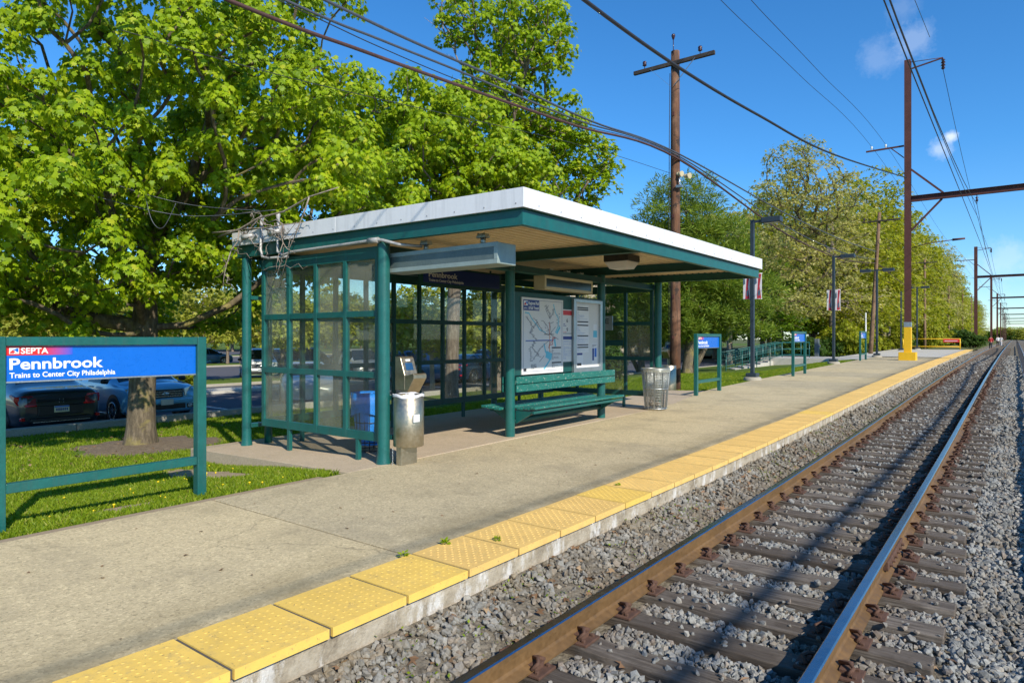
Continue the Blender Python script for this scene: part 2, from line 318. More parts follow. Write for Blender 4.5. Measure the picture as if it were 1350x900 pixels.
# ---------------------------------------------------------------- mesh builders
class MB:
    def __init__(s): s.v = []; s.f = []; s.m = []; s.sm = []
    def add(s, vs, fs, mi=0, smooth=False):
        o = len(s.v); s.v += [tuple(v) for v in vs]
        for f in fs: s.f.append([i+o for i in f]); s.m.append(mi); s.sm.append(smooth)
        return s
    def box(s, a, b, mi=0, M=None):
        x0, y0, z0 = [min(p, q) for p, q in zip(a, b)]; x1, y1, z1 = [max(p, q) for p, q in zip(a, b)]
        vs = [(x0, y0, z0), (x1, y0, z0), (x1, y1, z0), (x0, y1, z0), (x0, y0, z1), (x1, y0, z1), (x1, y1, z1), (x0, y1, z1)]
        if M is not None: vs = [M @ Vector(v) for v in vs]
        return s.add(vs, [(0, 3, 2, 1), (4, 5, 6, 7), (0, 1, 5, 4), (1, 2, 6, 5), (2, 3, 7, 6), (3, 0, 4, 7)], mi)
    def tube(s, pts, rad, n=8, mi=0, cap=True, smooth=True):
        pts = [Vector(p) for p in pts]
        if isinstance(rad, (int, float)): rad = [rad]*len(pts)
        vs = []; u = None
        for i, p in enumerate(pts):
            t = (pts[min(i+1, len(pts)-1)]-pts[max(i-1, 0)])
            t = t.normalized() if t.length > 1e-9 else Vector((0, 0, 1))
            if u is None: u = t.orthogonal().normalized()
            else:
                u = u-t*u.dot(t)
                u = u.normalized() if u.length > 1e-6 else t.orthogonal().normalized()
            w = t.cross(u)
            for k in range(n):
                a = 2*PI*k/n; vs.append(p+(u*math.cos(a)+w*math.sin(a))*rad[i])
        fs = []
        for i in range(len(pts)-1):
            for k in range(n):
                fs.append((i*n+k, i*n+(k+1) % n, (i+1)*n+(k+1) % n, (i+1)*n+k))
        s.add(vs, fs, mi, smooth)
        if cap:
            o = len(s.v)-len(vs); L = len(pts)-1
            s.f.append([o+k for k in range(n)][::-1]); s.m.append(mi); s.sm.append(False)
            s.f.append([o+L*n+k for k in range(n)]); s.m.append(mi); s.sm.append(False)
        return s
    def cyl(s, x, y, z0, z1, r, r2=None, n=20, mi=0, cap=True):
        return s.tube([(x, y, z0), (x, y, z1)], [r, r if r2 is None else r2], n, mi, cap)
    def lathe(s, prof, n=20, mi=0, o=(0, 0, 0), smooth=True):
        vs = []
        for r, z in prof:
            for k in range(n):
                a = 2*PI*k/n; vs.append((o[0]+r*math.cos(a), o[1]+r*math.sin(a), o[2]+z))
        fs = []
        for i in range(len(prof)-1):
            for k in range(n): fs.append((i*n+k, i*n+(k+1) % n, (i+1)*n+(k+1) % n, (i+1)*n+k))
        return s.add(vs, fs, mi, smooth)
    def prism(s, poly, d0, d1, axis='y', mi=0):
        """a polygon of (u, w) drawn in the xz ('y'), yz ('x') or xy ('z') plane and pushed along the axis"""
        def P(u, w, d): return {'y': (u, d, w), 'x': (d, u, w), 'z': (u, w, d)}[axis]
        n = len(poly); vs = [P(u, w, d0) for u, w in poly]+[P(u, w, d1) for u, w in poly]
        fs = [list(range(n))[::-1], [n+i for i in range(n)]]+[(i, (i+1) % n, n+(i+1) % n, n+i) for i in range(n)]
        return s.add(vs, fs, mi)
    def bar(s, a, b, w, h, mi=0):
        """square bar from a to b, w wide sideways, h high"""
        a, b = Vector(a), Vector(b); t = (b-a).normalized()
        up = Vector((0, 0, 1)) if abs(t.z) < .95 else Vector((0, 1, 0))
        u = t.cross(up).normalized(); v = u.cross(t)
        vs = []
        for p in (a, b):
            for i, j in ((-1, -1), (1, -1), (1, 1), (-1, 1)): vs.append(p+u*i*w/2+v*j*h/2)
        return s.add(vs, [(0, 1, 2, 3), (7, 6, 5, 4), (0, 4, 5, 1), (1, 5, 6, 2), (2, 6, 7, 3), (3, 7, 4, 0)], mi)
    def build(s, name, mats, parent=None, bevel=0, loc=None, rotz=0):
        me = bpy.data.meshes.new(name); me.from_pydata(s.v, [], s.f)
        if not isinstance(mats, (list, tuple)): mats = [mats]
        for m in mats: me.materials.append(m)
        me.polygons.foreach_set('material_index', s.m); me.polygons.foreach_set('use_smooth', s.sm); me.update()
        bm = bmesh.new(); bm.from_mesh(me); bmesh.ops.recalc_face_normals(bm, faces=bm.faces); bm.to_mesh(me); bm.free()
        return link(name, me, parent, bevel, loc, rotz)
def link(name, me, parent=None, bevel=0, loc=None, rotz=0):
    o = bpy.data.objects.new(name, me); COL.objects.link(o)
    if parent: o.parent = parent
    if loc is not None: o.location = loc
    o.rotation_euler.z = rotz
    if bevel:
        b = o.modifiers.new('bevel', 'BEVEL'); b.width = bevel; b.segments = 2; b.limit_method = 'ANGLE'; b.angle_limit = .9
    return o
def mesh_np(name, V, loops, starts, mats, parent=None, smooth=False, loc=None, mi=None):
    me = bpy.data.meshes.new(name)
    me.vertices.add(len(V)); me.vertices.foreach_set('co', np.asarray(V, np.float32).ravel())
    me.loops.add(len(loops)); me.loops.foreach_set('vertex_index', np.asarray(loops, np.int32))
    me.polygons.add(len(starts)); me.polygons.foreach_set('loop_start', np.asarray(starts, np.int32))
    for m in (mats if isinstance(mats, (list, tuple)) else [mats]): me.materials.append(m)
    me.polygons.foreach_set('use_smooth', np.full(len(starts), smooth, bool))
    if mi is not None: me.polygons.foreach_set('material_index', np.asarray(mi, np.int32))
    me.update(calc_edges=True); me.validate()
    return link(name, me, parent, 0, loc)
def tag(o, label=None, cat=None, group=None, kind=None):
    if label: o['label'] = label
    if cat: o['category'] = cat
    if group: o['group'] = group
    if kind: o['kind'] = kind
    return o
def thing(name, label, cat, loc=(0, 0, 0), rotz=0, group=None):
    o = bpy.data.objects.new(name, None); COL.objects.link(o); o.empty_display_size = .2
    o.location = loc; o.rotation_euler.z = rotz
    return tag(o, label, cat, group)
KIDS = {}
def kids(o):
    return [c for c in bpy.data.objects if c.parent == o]
def dup(root, loc=None, rotz=None, label=None, group=None, scale=None, parent=None, _t=None):
    c = root.copy(); COL.objects.link(c)
    if parent: c.parent = parent
    if loc is not None: c.location = loc
    if rotz is not None: c.rotation_euler.z = rotz
    if scale is not None: c.scale = scale if hasattr(scale, '__len__') else (scale,)*3
    if label: c['label'] = label
    if group: c['group'] = group
    if root.name not in KIDS: KIDS[root.name] = kids(root)
    for ch in KIDS[root.name]: dup(ch, parent=c)
    return c
def struct(o): o['kind'] = 'structure'; return o
def text_mesh(txt, size, bold=0., ext=.002):
    cu = bpy.data.curves.new('t', 'FONT'); cu.body = txt; cu.size = size; cu.offset = bold*size; cu.extrude = ext; cu.resolution_u = 3
    ob = bpy.data.objects.new('t', cu); COL.objects.link(ob)
    dg = bpy.context.evaluated_depsgraph_get(); dg.update()
    me = bpy.data.meshes.new_from_object(ob.evaluated_get(dg)); bpy.data.objects.remove(ob); bpy.data.curves.remove(cu)
    return me
def text(name, txt, size, mat, parent, x, y, z, width=None, bold=.012, yaw=0, ext=.0015):
    """letters standing in the local xz plane, facing local -y, lower left corner at (x, z)"""
    me = text_mesh(txt, size, bold, ext)
    co = np.zeros(len(me.vertices)*3, np.float32); me.vertices.foreach_get('co', co); co = co.reshape(-1, 3)
    k = width/(co[:, 0].max()-co[:, 0].min()) if width else 1.
    R = np.stack([(co[:, 0]-co[:, 0].min())*k, -co[:, 2], co[:, 1]], 1)
    me.vertices.foreach_set('co', R.astype(np.float32).ravel()); me.materials.clear(); me.materials.append(mat); me.update()
    return link(name, me, parent, 0, (x, y, z), yaw)

# ---------------------------------------------------------------- world, sun, camera
EL = math.radians(34.5); SH = Vector((-.915, .403, 0)).normalized()
w = bpy.data.worlds.new('World'); SC.world = w; w.use_nodes = True; nt = w.node_tree; nt.nodes.clear()
wo = nt.nodes.new('ShaderNodeOutputWorld'); bg = nt.nodes.new('ShaderNodeBackground')
sky = nt.nodes.new('ShaderNodeTexSky'); sky.sky_type = 'NISHITA'; sky.sun_disc = False
sky.sun_elevation = EL; sky.sun_rotation = math.atan2(-SH.x, -SH.y)
sky.air_density = 1.0; sky.dust_density = 0.; sky.ozone_density = 3.2; sky.altitude = 50
sz_ = nt.nodes.new('ShaderNodeSeparateXYZ'); nt.links.new(nt.nodes.new('ShaderNodeTexCoord').outputs['Generated'], sz_.inputs[0])
tint = ramp(nt, sz_.outputs[2], [(0, (.66, .80, .92)), (.10, (.46, .74, .96)), (.24, (.30, .70, 1.0)), (.55, (.24, .68, 1.0))])
skyc = mixc(nt, 1., sky.outputs[0], tint, 'MULTIPLY')
geo = nt.nodes.new('ShaderNodeTexCoord').outputs['Generated']
for (px, py, rad, amt) in ((1252, 180, .022, .75), (1205, 55, .05, .20), (1160, 78, .055, .13), (1190, 10, .045, .10), (1320, 345, .07, .25), (1240, 195, .03, .4)):
    d = (atD(px, py, 100)-Vector((0, 0, H))).normalized()
    sub = N(nt, 'ShaderNodeVectorMath', operation='DISTANCE'); nt.links.new(geo, sub.inputs[0]); sub.inputs[1].default_value = d
    nz = N(nt, 'ShaderNodeTexNoise', Scale=34., Detail=8., Roughness=.68); nt.links.new(geo, nz.inputs['Vector'])
    md = N(nt, 'ShaderNodeMath', operation='DIVIDE'); nt.links.new(sub.outputs['Value'], md.inputs[0]); md.inputs[1].default_value = rad
    ad = N(nt, 'ShaderNodeMath', operation='SUBTRACT'); nt.links.new(nz.outputs[0], ad.inputs[0]); nt.links.new(md.outputs[0], ad.inputs[1])
    f = ramp(nt, ad.outputs[0], [(0, (0, 0, 0)), (.35, (amt,)*3)])
    skyc = mixc(nt, f, skyc, (5.6, 6.0, 6.6))
bg.inputs[1].default_value = .15
nt.links.new(skyc, bg.inputs[0]); nt.links.new(bg.outputs[0], wo.inputs[0])
sl = bpy.data.lights.new('sun', 'SUN'); sl.energy = 4.6; sl.angle = math.radians(.53); sl.color = (1., .93, .80)
so = bpy.data.objects.new('sun', sl); COL.objects.link(so)
so.rotation_euler = Vector((SH.x*math.cos(EL), SH.y*math.cos(EL), -math.sin(EL))).to_track_quat('-Z', 'Y').to_euler()
so.location = (20, -10, 30)
cd = bpy.data.cameras.new('camera'); cam = bpy.data.objects.new('camera', cd); COL.objects.link(cam)
cam.location = (0, 0, H); cam.rotation_euler = (PI/2, 0, TH)
cd.sensor_width = 36; cd.lens = F/1350*36; cd.shift_y = -4/1350; cd.clip_start = .05; cd.clip_end = 3000
SC.camera = cam
SC.view_settings.view_transform = 'Standard'; SC.view_settings.look = 'None'
SC.view_settings.exposure = .32; SC.view_settings.gamma = 1
cy = SC.cycles
cy.max_bounces = 7; cy.diffuse_bounces = 3; cy.glossy_bounces = 3; cy.transmission_bounces = 3; cy.transparent_max_bounces = 12
cy.caustics_reflective = False; cy.caustics_refractive = False; cy.use_denoising = True

# ---------------------------------------------------------------- ground, lot, platform
def sheet(name, xs, ys, zf, mats, mi=None):
    xs, ys = np.asarray(xs, float), np.asarray(ys, float); nx, ny = len(xs), len(ys)
    V = np.array([(x, y, zf(x, y)) for y in ys for x in xs])
    q = np.array([(j*nx+i, j*nx+i+1, (j+1)*nx+i+1, (j+1)*nx+i) for j in range(ny-1) for i in range(nx-1)])
    return mesh_np(name, V, q.ravel(), np.arange(len(q))*4, mats, smooth=True)
YS = np.concatenate([np.arange(-12, 60, 1.5), np.arange(60, 160, 6), np.arange(160, 900, 40)])
g = MB(); g.add([(-1500, -800, -1.2), (1500, -800, -1.2), (1500, 1800, -1.2), (-1500, 1800, -1.2)], [(0, 1, 2, 3)])
struct(g.build('ground', SCRUB))
struct(sheet('lawn', [-17.05, -15, -13, -11.5, -10.3, -9.5, -8.7, -8, -7.4, -6.78], YS[YS < 72], ground, LAWN))
struct(sheet('verge', [-60, -30, -17.06, -13, -10, -8, -5.5, -3.1], YS[YS >= 70.5], lambda x, y: ground(x, y)-.03 if y < 90 else ground(x, y)-.05-.25*max(0, x+5.5)/2.4, SCRUB))
struct(sheet('parking_lot', [-140, -80, -40, -17.3], [-70, -20, 0, 20, 40, 70], lambda x, y: -.56, ASPH))
# shared walkway and lawn beyond the lot
struct(sheet('far_lawn', [-400, -300, -140.1], [-300, 0, 300], lambda x, y: -.5+(-140-x)*.004, LAWN))
struct(sheet('side_lawn', [-400, -140, -60, -16.9], [70.05, 120, 300], lambda x, y: -.55, LAWN))
# parking bay lines and lane lines
for i, y in enumerate(np.arange(-8, 44, 2.75)):
    struct(MB().box((-22.4, y-.05, -.556), (-17.6, y+.05, -.552)).build('bay_line', WHITE))
def strip(name, prof, ys, mat, zf=rise, closed=True):
    """cross-section of (x, z) swept along the track, following its gradient"""
    n = len(prof); V = [(x, y, z+zf(y)) for y in ys for x, z in prof]; fs = []
    for j in range(len(ys)-1):
        for i in range(n if closed else n-1): fs.append((j*n+i, j*n+(i+1) % n, (j+1)*n+(i+1) % n, (j+1)*n+i))
    if closed: fs += [list(range(n)), [(len(ys)-1)*n+i for i in range(n)][::-1]]
    return MB().add(V, fs).build(name, mat)
kerb = MB()
for y0 in np.arange(-12, 46, 3.0):
    kerb.box((-17.34, y0, -.7), (-17.06, y0+2.985, -.25))
struct(kerb.build('parking_kerb', KERB, bevel=.02))
# platform slabs
pb = MB(); XB0, XB1 = -6.72, -3.775
y = .61-3.02*2
while y < 49.5:
    y1 = y+3.02
    ex = -6.72 if y1 < 16 else -7.55+max(0, (19-y))*.0
    yy = [y+.012, (y+y1)/2, y1-.012]
    V = []; 
    for q in yy:
        xl = float(np.interp(q, [15.2, 19.5], [-6.72, -7.5])); r = rise(q)
        V += [(xl, q, r-.5), (XB1, q, r-.5), (XB1, q, r), (xl, q, r)]
    fs = [(0, 1, 2, 3), (11, 10, 9, 8)]
    for j in (0, 4):
        for i in range(4): fs.append((j+i, j+4+i, j+4+(i+1) % 4, j+(i+1) % 4))
    pb.add(V, fs); y = y1
struct(pb.build('platform', CONC, bevel=.006))
struct(strip('platform_joint_filler', [(-6.7, -.4), (-3.77, -.4), (-3.77, -.012), (-6.7, -.012)], [-5.4, 9, 14, 18, 25, 34, 43, 49.6], paint('dirt in the joints', (.17, .14, .085), .95)))
struct(strip('platform_extension', [(-9.6, -.6), (-3.775, -.6), (-3.775, .0), (-9.6, .0)], [50.03, 52, 75, 78], CONC3))
struct(strip('walkway', [(-13.5, -.5), (-7.5, -.5), (-7.5, -.004), (-13.5, -.004)], [45.2, 47, 49.4], CONC3))
YE = [-5.4, 9, 14, 18, 25, 34, 43, 52, 75, 78]
DKM = paint('dark mortar', (.085, .08, .07), .9)
struct(strip('platform_wall', [(-3.62, -.75), (-3.215, -.75), (-3.205, -.05), (-3.62, -.05)], YE, WALLC))
struct(strip('platform_bed', [(-3.77, -.7), (-3.63, -.7), (-3.63, -.052), (-3.77, -.052)], YE, DKM))
struct(strip('platform_edging', [(-6.86, -.4), (-6.728, -.4), (-6.728, -.006), (-6.86, -.012)], [-5.4, 2, 5.05], mat_concrete('old edging concrete', (.36, .27, .18), .2)))
# shelter slab: its top falls a little to the back
sb = MB()
sb.add([(-10.75, 5.42, -.6), (-6.735, 5.42, -.6), (-6.735, 15.35, -.6), (-10.75, 15.35, -.6), (-10.75, 5.42, -.10), (-6.735, 5.42, -.003), (-6.735, 15.35, .045), (-10.75, 15.35, -.06)],
       [(0, 3, 2, 1), (4, 5, 6, 7), (0, 1, 5, 4), (1, 2, 6, 5), (2, 3, 7, 6), (3, 0, 4, 7)])
struct(sb.build('shelter_slab', CONC2, bevel=.006))
ap = MB(); ap.add([(-8.9, 15.37, -.3), (-6.72, 15.37, -.3), (-7.52, 19.6, -.3), (-8.9, 19.6, -.3), (-8.9, 15.37, .0), (-6.735, 15.37, .052), (-7.53, 19.6, .105), (-8.9, 19.6, .06)],
       [(0, 3, 2, 1), (4, 5, 6, 7), (0, 1, 5, 4), (1, 2, 6, 5), (2, 3, 7, 6), (3, 0, 4, 7)])
struct(ap.build('kiosk_slab', CONC2, bevel=.01))
def blob(name, cx, cy, rx, ry, h, mat, n=28, dz=.006, seed=1):
    rr = random.Random(seed); V = [(cx, cy, ground(cx, cy)+h+dz)]; fs = []; R = 4
    ph = [1+rr.uniform(-.2, .2) for _ in range(n)]
    for k in range(1, R+1):
        for i in range(n):
            a = 2*PI*i/n; q = k/R*ph[i]; x, y = cx+rx*q*math.cos(a), cy+ry*q*math.sin(a)
            V.append((x, y, ground(x, y)+h*(1-(k/R)**2)+(dz if k < R else -.03)))
    for i in range(n): fs.append((0, 1+i, 1+(i+1) % n))
    for k in range(R-1):
        for i in range(n): fs.append((1+k*n+i, 1+(k+1)*n+i, 1+(k+1)*n+(i+1) % n, 1+k*n+(i+1) % n))
    o = MB().add(V, fs, 0, True).build(name, mat); return struct(o)
T1 = gpx(186, 588)
blob('mulch_bed', T1.x+.2, T1.y+.1, 1.55, 1.5, .06, MULCH)
blob('bare_path', -9.0, 4.75, 1.5, .42, .012, DIRT, seed=3)
blob('bare_path', -7.35, 3.0, .25, .5, .008, DIRT, seed=5)
blob('bare_patch', -7.9, 19.9, .5, .6, .008, DIRT, seed=9)

# landscaped strips in the lot
LOTS = ((-31.5, -10, 60), (-52, -30, 64), (-78, -40, 66))
for (x, y0, y1) in LOTS:
    k = MB().box((x-1.7, y0, -.7), (x+1.7, y1, -.44)); struct(k.build('island_kerb', KERB, bevel=.03))
    struct(MB().box((x-1.5, y0+.2, -.6), (x+1.5, y1-.2, -.405)).build('island_lawn', LAWN))
struct(MB().box((-27.4, 6, -.7), (-25.9, 42, -.45)).build('lot_pavement', CONC3))

# ---------------------------------------------------------------- track
TCX = -1.66; RT = -.17; GA = .7175
BED = lambda x, y: rise(y)+float(np.interp(x, [-3.3, -3.0, -2.72, -2.5, -.5, .1, .6, 3, 9, 12], [-.195, -.235, -.34, -.425, -.43, -.43, -.44, -.42, -.42, -1.1]))
struct(sheet('ballast_bed', [-3.3, -3.0, -2.72, -2.5, -.5, .1, .6, 3, 9, 12], YS, BED, BALBED))
YR = list(np.arange(-6, 60, 3.0))+[60, 75, 90, 120, 200, 300, 500, 800]
prof = [(-.07, -.17), (.07, -.17), (.07, -.158), (.02, -.135), (.009, -.12), (.009, -.055), (.036, -.04), (.036, -.008), (.028, 0), (-.028, 0), (-.036, -.008), (-.036, -.04), (-.009, -.055), (-.009, -.12), (-.02, -.135), (-.07, -.158)]
RAILW = paint('weathered rail web', (.175, .098, .036), .6, .15, var=.35, scale=2.5, bumpy=.15)
RAILT = paint('polished rail head', (.36, .38, .42), .2, 1, var=.2, scale=3)
for sgn, lab in ((-1, 'long rusty rail with polished head beside the platform edge'), (1, 'long rusty rail with polished head on the far side from the platform')):
    xc = TCX+sgn*(GA+.036); m = MB(); n = len(prof)
    V = [(xc+u, yy, RT+v+rise(yy)) for yy in YR for u, v in prof]
    for j in range(len(YR)-1):
        for i in range(n):
            m.f.append([j*n+i, j*n+(i+1) % n, (j+1)*n+(i+1) % n, (j+1)*n+i]); m.m.append(1 if i in (7, 8, 9) else 0); m.sm.append(False)
    m.v = V; o = m.build('rail', [RAILW, RAILT]); tag(o, lab, 'rail', 'running rails')
    if sgn > 0:  # bolted joint bar
        for (yy) in (6.9, 3.15):
            jb = MB()
            jb.box((xc-.05, yy-.45, RT-.125), (xc+.05, yy+.45, RT-.05))
            for q in (-.36, -.22, -.08, .08, .22, .36): jb.tube([(xc-.075, yy+q, RT-.09), (xc+.075, yy+q, RT-.09)], .016, 6)
            jb.build('joint_bar', RUSTT, o, bevel=.005)
# far track beyond the fence
for xx, lab in ((4.3, 'rail of the second track beyond the fence, its inner rail'), (5.77, 'rail of the second track beyond the fence, its outer rail')):
    m = MB(); V = [(xx+u, yy, RT+v+rise(yy)) for yy in YR for u, v in prof]
    for j in range(len(YR)-1):
        for i in range(n):
            m.f.append([j*n+i, j*n+(i+1) % n, (j+1)*n+(i+1) % n, (j+1)*n+i]); m.m.append(1 if i in (7, 8, 9) else 0); m.sm.append(False)
    m.v = V; tag(m.build('rail', [RAILW, RAILT]), lab, 'rail', 'running rails')
def sleeper(full=True, seed=0):
    rr = random.Random(seed)
    t = thing('railway_sleeper', 'weathered timber sleeper under the rails with rusty tie plates', 'sleeper', (0, 0, 0), 0, 'timber sleepers under the track')
    b = MB(); nx = 12; V = []; fs = []
    for i in range(nx+1):
        x = -1.3+2.6*i/nx; j = lambda a: rr.uniform(-a, a)
        V += [(x, -.112+j(.008), -.2), (x, .112+j(.008), -.2), (x, .114+j(.008), j(.006)-.004), (x, .03+j(.02), j(.004)), (x, -.05+j(.02), j(.004)), (x, -.112+j(.008), j(.006)-.004)]
    for i in range(nx):
        for k in range(6): fs.append((i*6+k, (i+1)*6+k, (i+1)*6+(k+1) % 6, i*6+(k+1) % 6))
    fs += [list(range(6)), [nx*6+k for k in range(6)][::-1]]
    b.add(V, fs); b.build('timber', TIE, t, bevel=.008)
    if full:
        for sgn in (-1, 1):
            p = MB().box((sgn*(GA+.036)-.19, -.095, 0), (sgn*(GA+.036)+.19, .095, .019))
            for s2 in (-1, 1):
                for q in (-.06, .06): p.box((sgn*(GA+.036)+s2*.15-.012, q-.012, .015), (sgn*(GA+.036)+s2*.15+.012, q+.012, .035))
            pl = p.build('tie_plate', RUSTT, t, bevel=.004)
            for s2 in (-1, 1):
                x0 = sgn*(GA+.036)+s2*.085
                c = MB(); c.box((x0-.02, -.05, .019), (x0+.045*s2, .05, .05))
                c.tube([(x0+.03*s2, -.07, .035), (x0+.06*s2, -.04, .07), (x0+.03*s2, 0, .08), (x0-.03*s2, .03, .06), (x0-.015*s2, .065, .05), (x0+.04*s2, .06, .055)], .013, 6)
                c.build('rail_clip', RUSTT, pl)
    return t
SLP = [sleeper(True, 1), sleeper(True, 2), sleeper(True, 5)]; SLF = sleeper(False, 3); used = set(); k = 0
YT = []; y = -.46; 
while y < 112: YT.append(y+random.uniform(-.02, .02)); y += .545
for i, y in enumerate(YT):
    src = SLF if y > 42 else SLP[random.randrange(3)]
    z = RT-.17-.018+rise(y); x = TCX+random.uniform(-.05, .05); r = random.uniform(-.012, .012)
    if src.name not in used: used.add(src.name); src.location = (x, y, z); src.rotation_euler.z = r
    else: dup(src, (x, y, z), r)

# ballast stones: crushed rock too many to count
def stones(name, regions, seed):
    rng = np.random.default_rng(seed)
    bm = bmesh.new(); bmesh.ops.create_icosphere(bm, subdivisions=1, radius=1); bm.verts.ensure_lookup_table()
    bv = np.array([v.co[:] for v in bm.verts]); bf = np.array([[v.index for v in f.verts] for f in bm.faces]); bm.free()
    P = []; Sz = []
    for (x0, x1, y0, y1, dens, s0, s1) in regions:
        n = int((x1-x0)*(y1-y0)*dens)
        P.append(np.stack([rng.uniform(x0, x1, n), rng.uniform(y0, y1, n)], 1)); Sz.append(rng.uniform(s0, s1, n)*rng.choice([.7, 1, 1, 1.25], n))
    P = np.concatenate(P); Sz = np.concatenate(Sz)
    yt = np.array(YT); d = np.min(np.abs(P[:, 1:2]-yt[None, :]), 1)
    onT = (d < .125+Sz*.35) & (np.abs(P[:, 0]-TCX) < 1.31)
    onR = np.minimum(np.abs(P[:, 0]-(TCX-GA-.036)), np.abs(P[:, 0]-(TCX+GA+.036))) < .075+Sz*.6
    # a few stones do lie on the timber, more so outside the rails
    keep = (~onT | (rng.random(len(P)) < np.where(P[:, 0] < TCX-GA-.2, .35, .05))) & ~onR
    P, Sz, onT = P[keep], Sz[keep], onT[keep]; n = len(P)
    z = np.interp(P[:, 0], [-3.3, -3.0, -2.72, -2.5, -.5, .1, .6, 3], [-.195, -.235, -.34, -.425, -.43, -.43, -.44, -.42])+np.interp(P[:, 1], RY, RZ)
    z = np.where(onT, np.maximum(z, RT-.19+np.interp(P[:, 1], RY, RZ))+Sz*.3, z+rng.uniform(-.2, .75, n)*Sz+.012)
    V = bv[None]*(1+rng.uniform(-.45, .40, (n, 12, 1)))*(Sz[:, None, None]*rng.uniform(.6, 1.15, (n, 1, 3)))
    a = rng.uniform(0, 2*PI, (n, 3)); c, s = np.cos(a), np.sin(a)
    for ax, (i, j) in enumerate(((0, 1), (1, 2), (0, 2))):
        p, q = V[:, :, i].copy(), V[:, :, j].copy()
        V[:, :, i] = p*c[:, ax:ax+1]-q*s[:, ax:ax+1]; V[:, :, j] = p*s[:, ax:ax+1]+q*c[:, ax:ax+1]
    V += np.concatenate([P, z[:, None]], 1)[:, None, :]
    L = (bf[None]+(np.arange(n)*12)[:, None, None]).reshape(-1)
    o = mesh_np(name, V.reshape(-1, 3), L, np.arange(n*20)*3, STONE); o['kind'] = 'stuff'
    tag(o, 'grey crushed stone ballast between and beside the rails', 'gravel'); return o
stones('ballast_gravel', [(-3.16, .9, 1.4, 7.5, 1250, .014, .028), (-3.16, 1.3, 7.5, 16, 700, .017, .032), (-3.16, 1.6, 16, 34, 230, .026, .045), (-3.16, 1.8, 34, 70, 45, .045, .075)], 11)

# yellow tactile tiles
def tile(mat, diag):
    b = MB(); b.box((-.2975, -.2935, -.055), (.2975, .2935, 0))
    st = .056
    for i in range(-10, 11):
        for j in range(-10, 11):
            x, y = (i*st, j*st) if not diag else ((i+j)*st*.7, (i-j)*st*.7)
            if abs(x) > .27 or abs(y) > .272: continue
            r, h = (.0115, .0028) if not diag else (.013, .0045); nn = 7
            V = [(x+r*math.cos(2*PI*k/nn), y+r*math.sin(2*PI*k/nn), 0) for k in range(nn)]+[(x+r*.6*math.cos(2*PI*k/nn), y+r*.6*math.sin(2*PI*k/nn), h) for k in range(nn)]
            b.add(V, [(k, (k+1) % nn, nn+(k+1) % nn, nn+k) for k in range(nn)]+[[nn+k for k in range(nn)]], 0, True)
    o = b.build('tactile_tile', mat)
    for p in o.data.polygons:
        if len(p.vertices) == 4 and p.area > .02: p.use_smooth = False
    return o
tA, tB, tC = tile(TILEY, False), tile(TILEO, True), tile(TILEY, True); ut = set()
GT = 'yellow tactile tiles along the platform edge'
y = .895-.61*9; i = 0
while y < 77.5:
    src = tA if y < 3.7 else (tC if i in (18, 33) else tB)
    loc = (-3.4625, y, .014+rise(y))
    o = src if src.name not in ut else src.copy()
    if src.name in ut: COL.objects.link(o)
    ut.add(src.name); o.location = loc
    o.rotation_euler = ((rise(y+.3)-rise(y-.3))/.6+random.uniform(-.004, .004), random.uniform(-.004, .004), random.uniform(-.004, .004))
    lab = 'bright yellow tile with small round studs and a thin crack' if src is tA else ('brighter yellow replacement tile with diamond studs among faded ones' if src is tC else 'faded yellow tactile tile with diagonal rows of studs')
    tag(o, lab, 'tile', GT); y += .61; i += 1
struct(strip('tile_mortar', [(-3.756, -.04), (-3.185, -.04), (-3.185, .006), (-3.756, .006)], YE, DKM))
# a black mortar line shows between tiles and slabs
struct(strip('tile_joint', [(-3.778, -.3), (-3.76, -.3), (-3.76, -.006), (-3.778, -.006)], YE, DKM))

# ---------------------------------------------------------------- station name signs
def mat_grad():
    m, nt, b, o = new_mat('red fading print'); v = coords(nt, 'Generated'); sp = nt.nodes.new('ShaderNodeSeparateXYZ'); nt.links.new(v, sp.inputs[0])
    nt.links.new(ramp(nt, sp.outputs[0], [(0, (.66, .02, .02)), (.55, (.66, .03, .03)), (1, (.03, .10, .58))]), b.inputs['Base Color'])
    b.inputs['Roughness'].default_value = .3; return m
GRAD = mat_grad()
def emblem(parent, x, y, z, h):
    b = MB().box((x, y-.0015, z), (x+h*1.35, y, z+h), 0)
    b.prism([(x+h*.1, z+h*.1), (x+h*.62, z+h*.1), (x+h*.80, z+h*.34), (x+h*.62, z+h*.55), (x+h*.42, z+h*.6), (x+h*.1, z+h*.28)], y-.003, y-.0016, 'y', 1)
    b.prism([(x+h*1.25, z+h*.9), (x+h*.55, z+h*.9), (x+h*.34, z+h*.72), (x+h*.52, z+h*.62), (x+h*.86, z+h*.52), (x+h*1.0, z+h*.3), (x+h*1.25, z+h*.3)], y-.003, y-.0016, 'y', 2)
    b.prism([(x+h*.34, z+h*.72), (x+h*.55, z+h*.9), (x+h*1.0, z+h*.9), (x+h*.8, z+h*.76), (x+h*.56, z+h*.70)], y-.0036, y-.0031, 'y', 0)
    return b.build('emblem', [WHITE, RED, BLUE], parent)
def board_print(bd, x0, x1, z0, y=-.0125):
    strip_ = MB().box((x0, y-.001, z0+.232), (x0+.53, y, z0+.315)).build('red_band', GRAD, bd)
    emblem(bd, x0+.028, y-.0012, z0+.246, .055)
    text('lettering', 'SEPTA', .075, WHITE, bd, x0+.115, y-.002, z0+.247, .215, .022)
    text('lettering', 'Pennbrook', .142, WHITE, bd, x0+.03, y-.001, z0+.106, .765, .022)
    text('lettering', 'Trains to Center City Philadelphia', .067, WHITE, bd, x0+.03, y-.001, z0+.030, .875, .018)
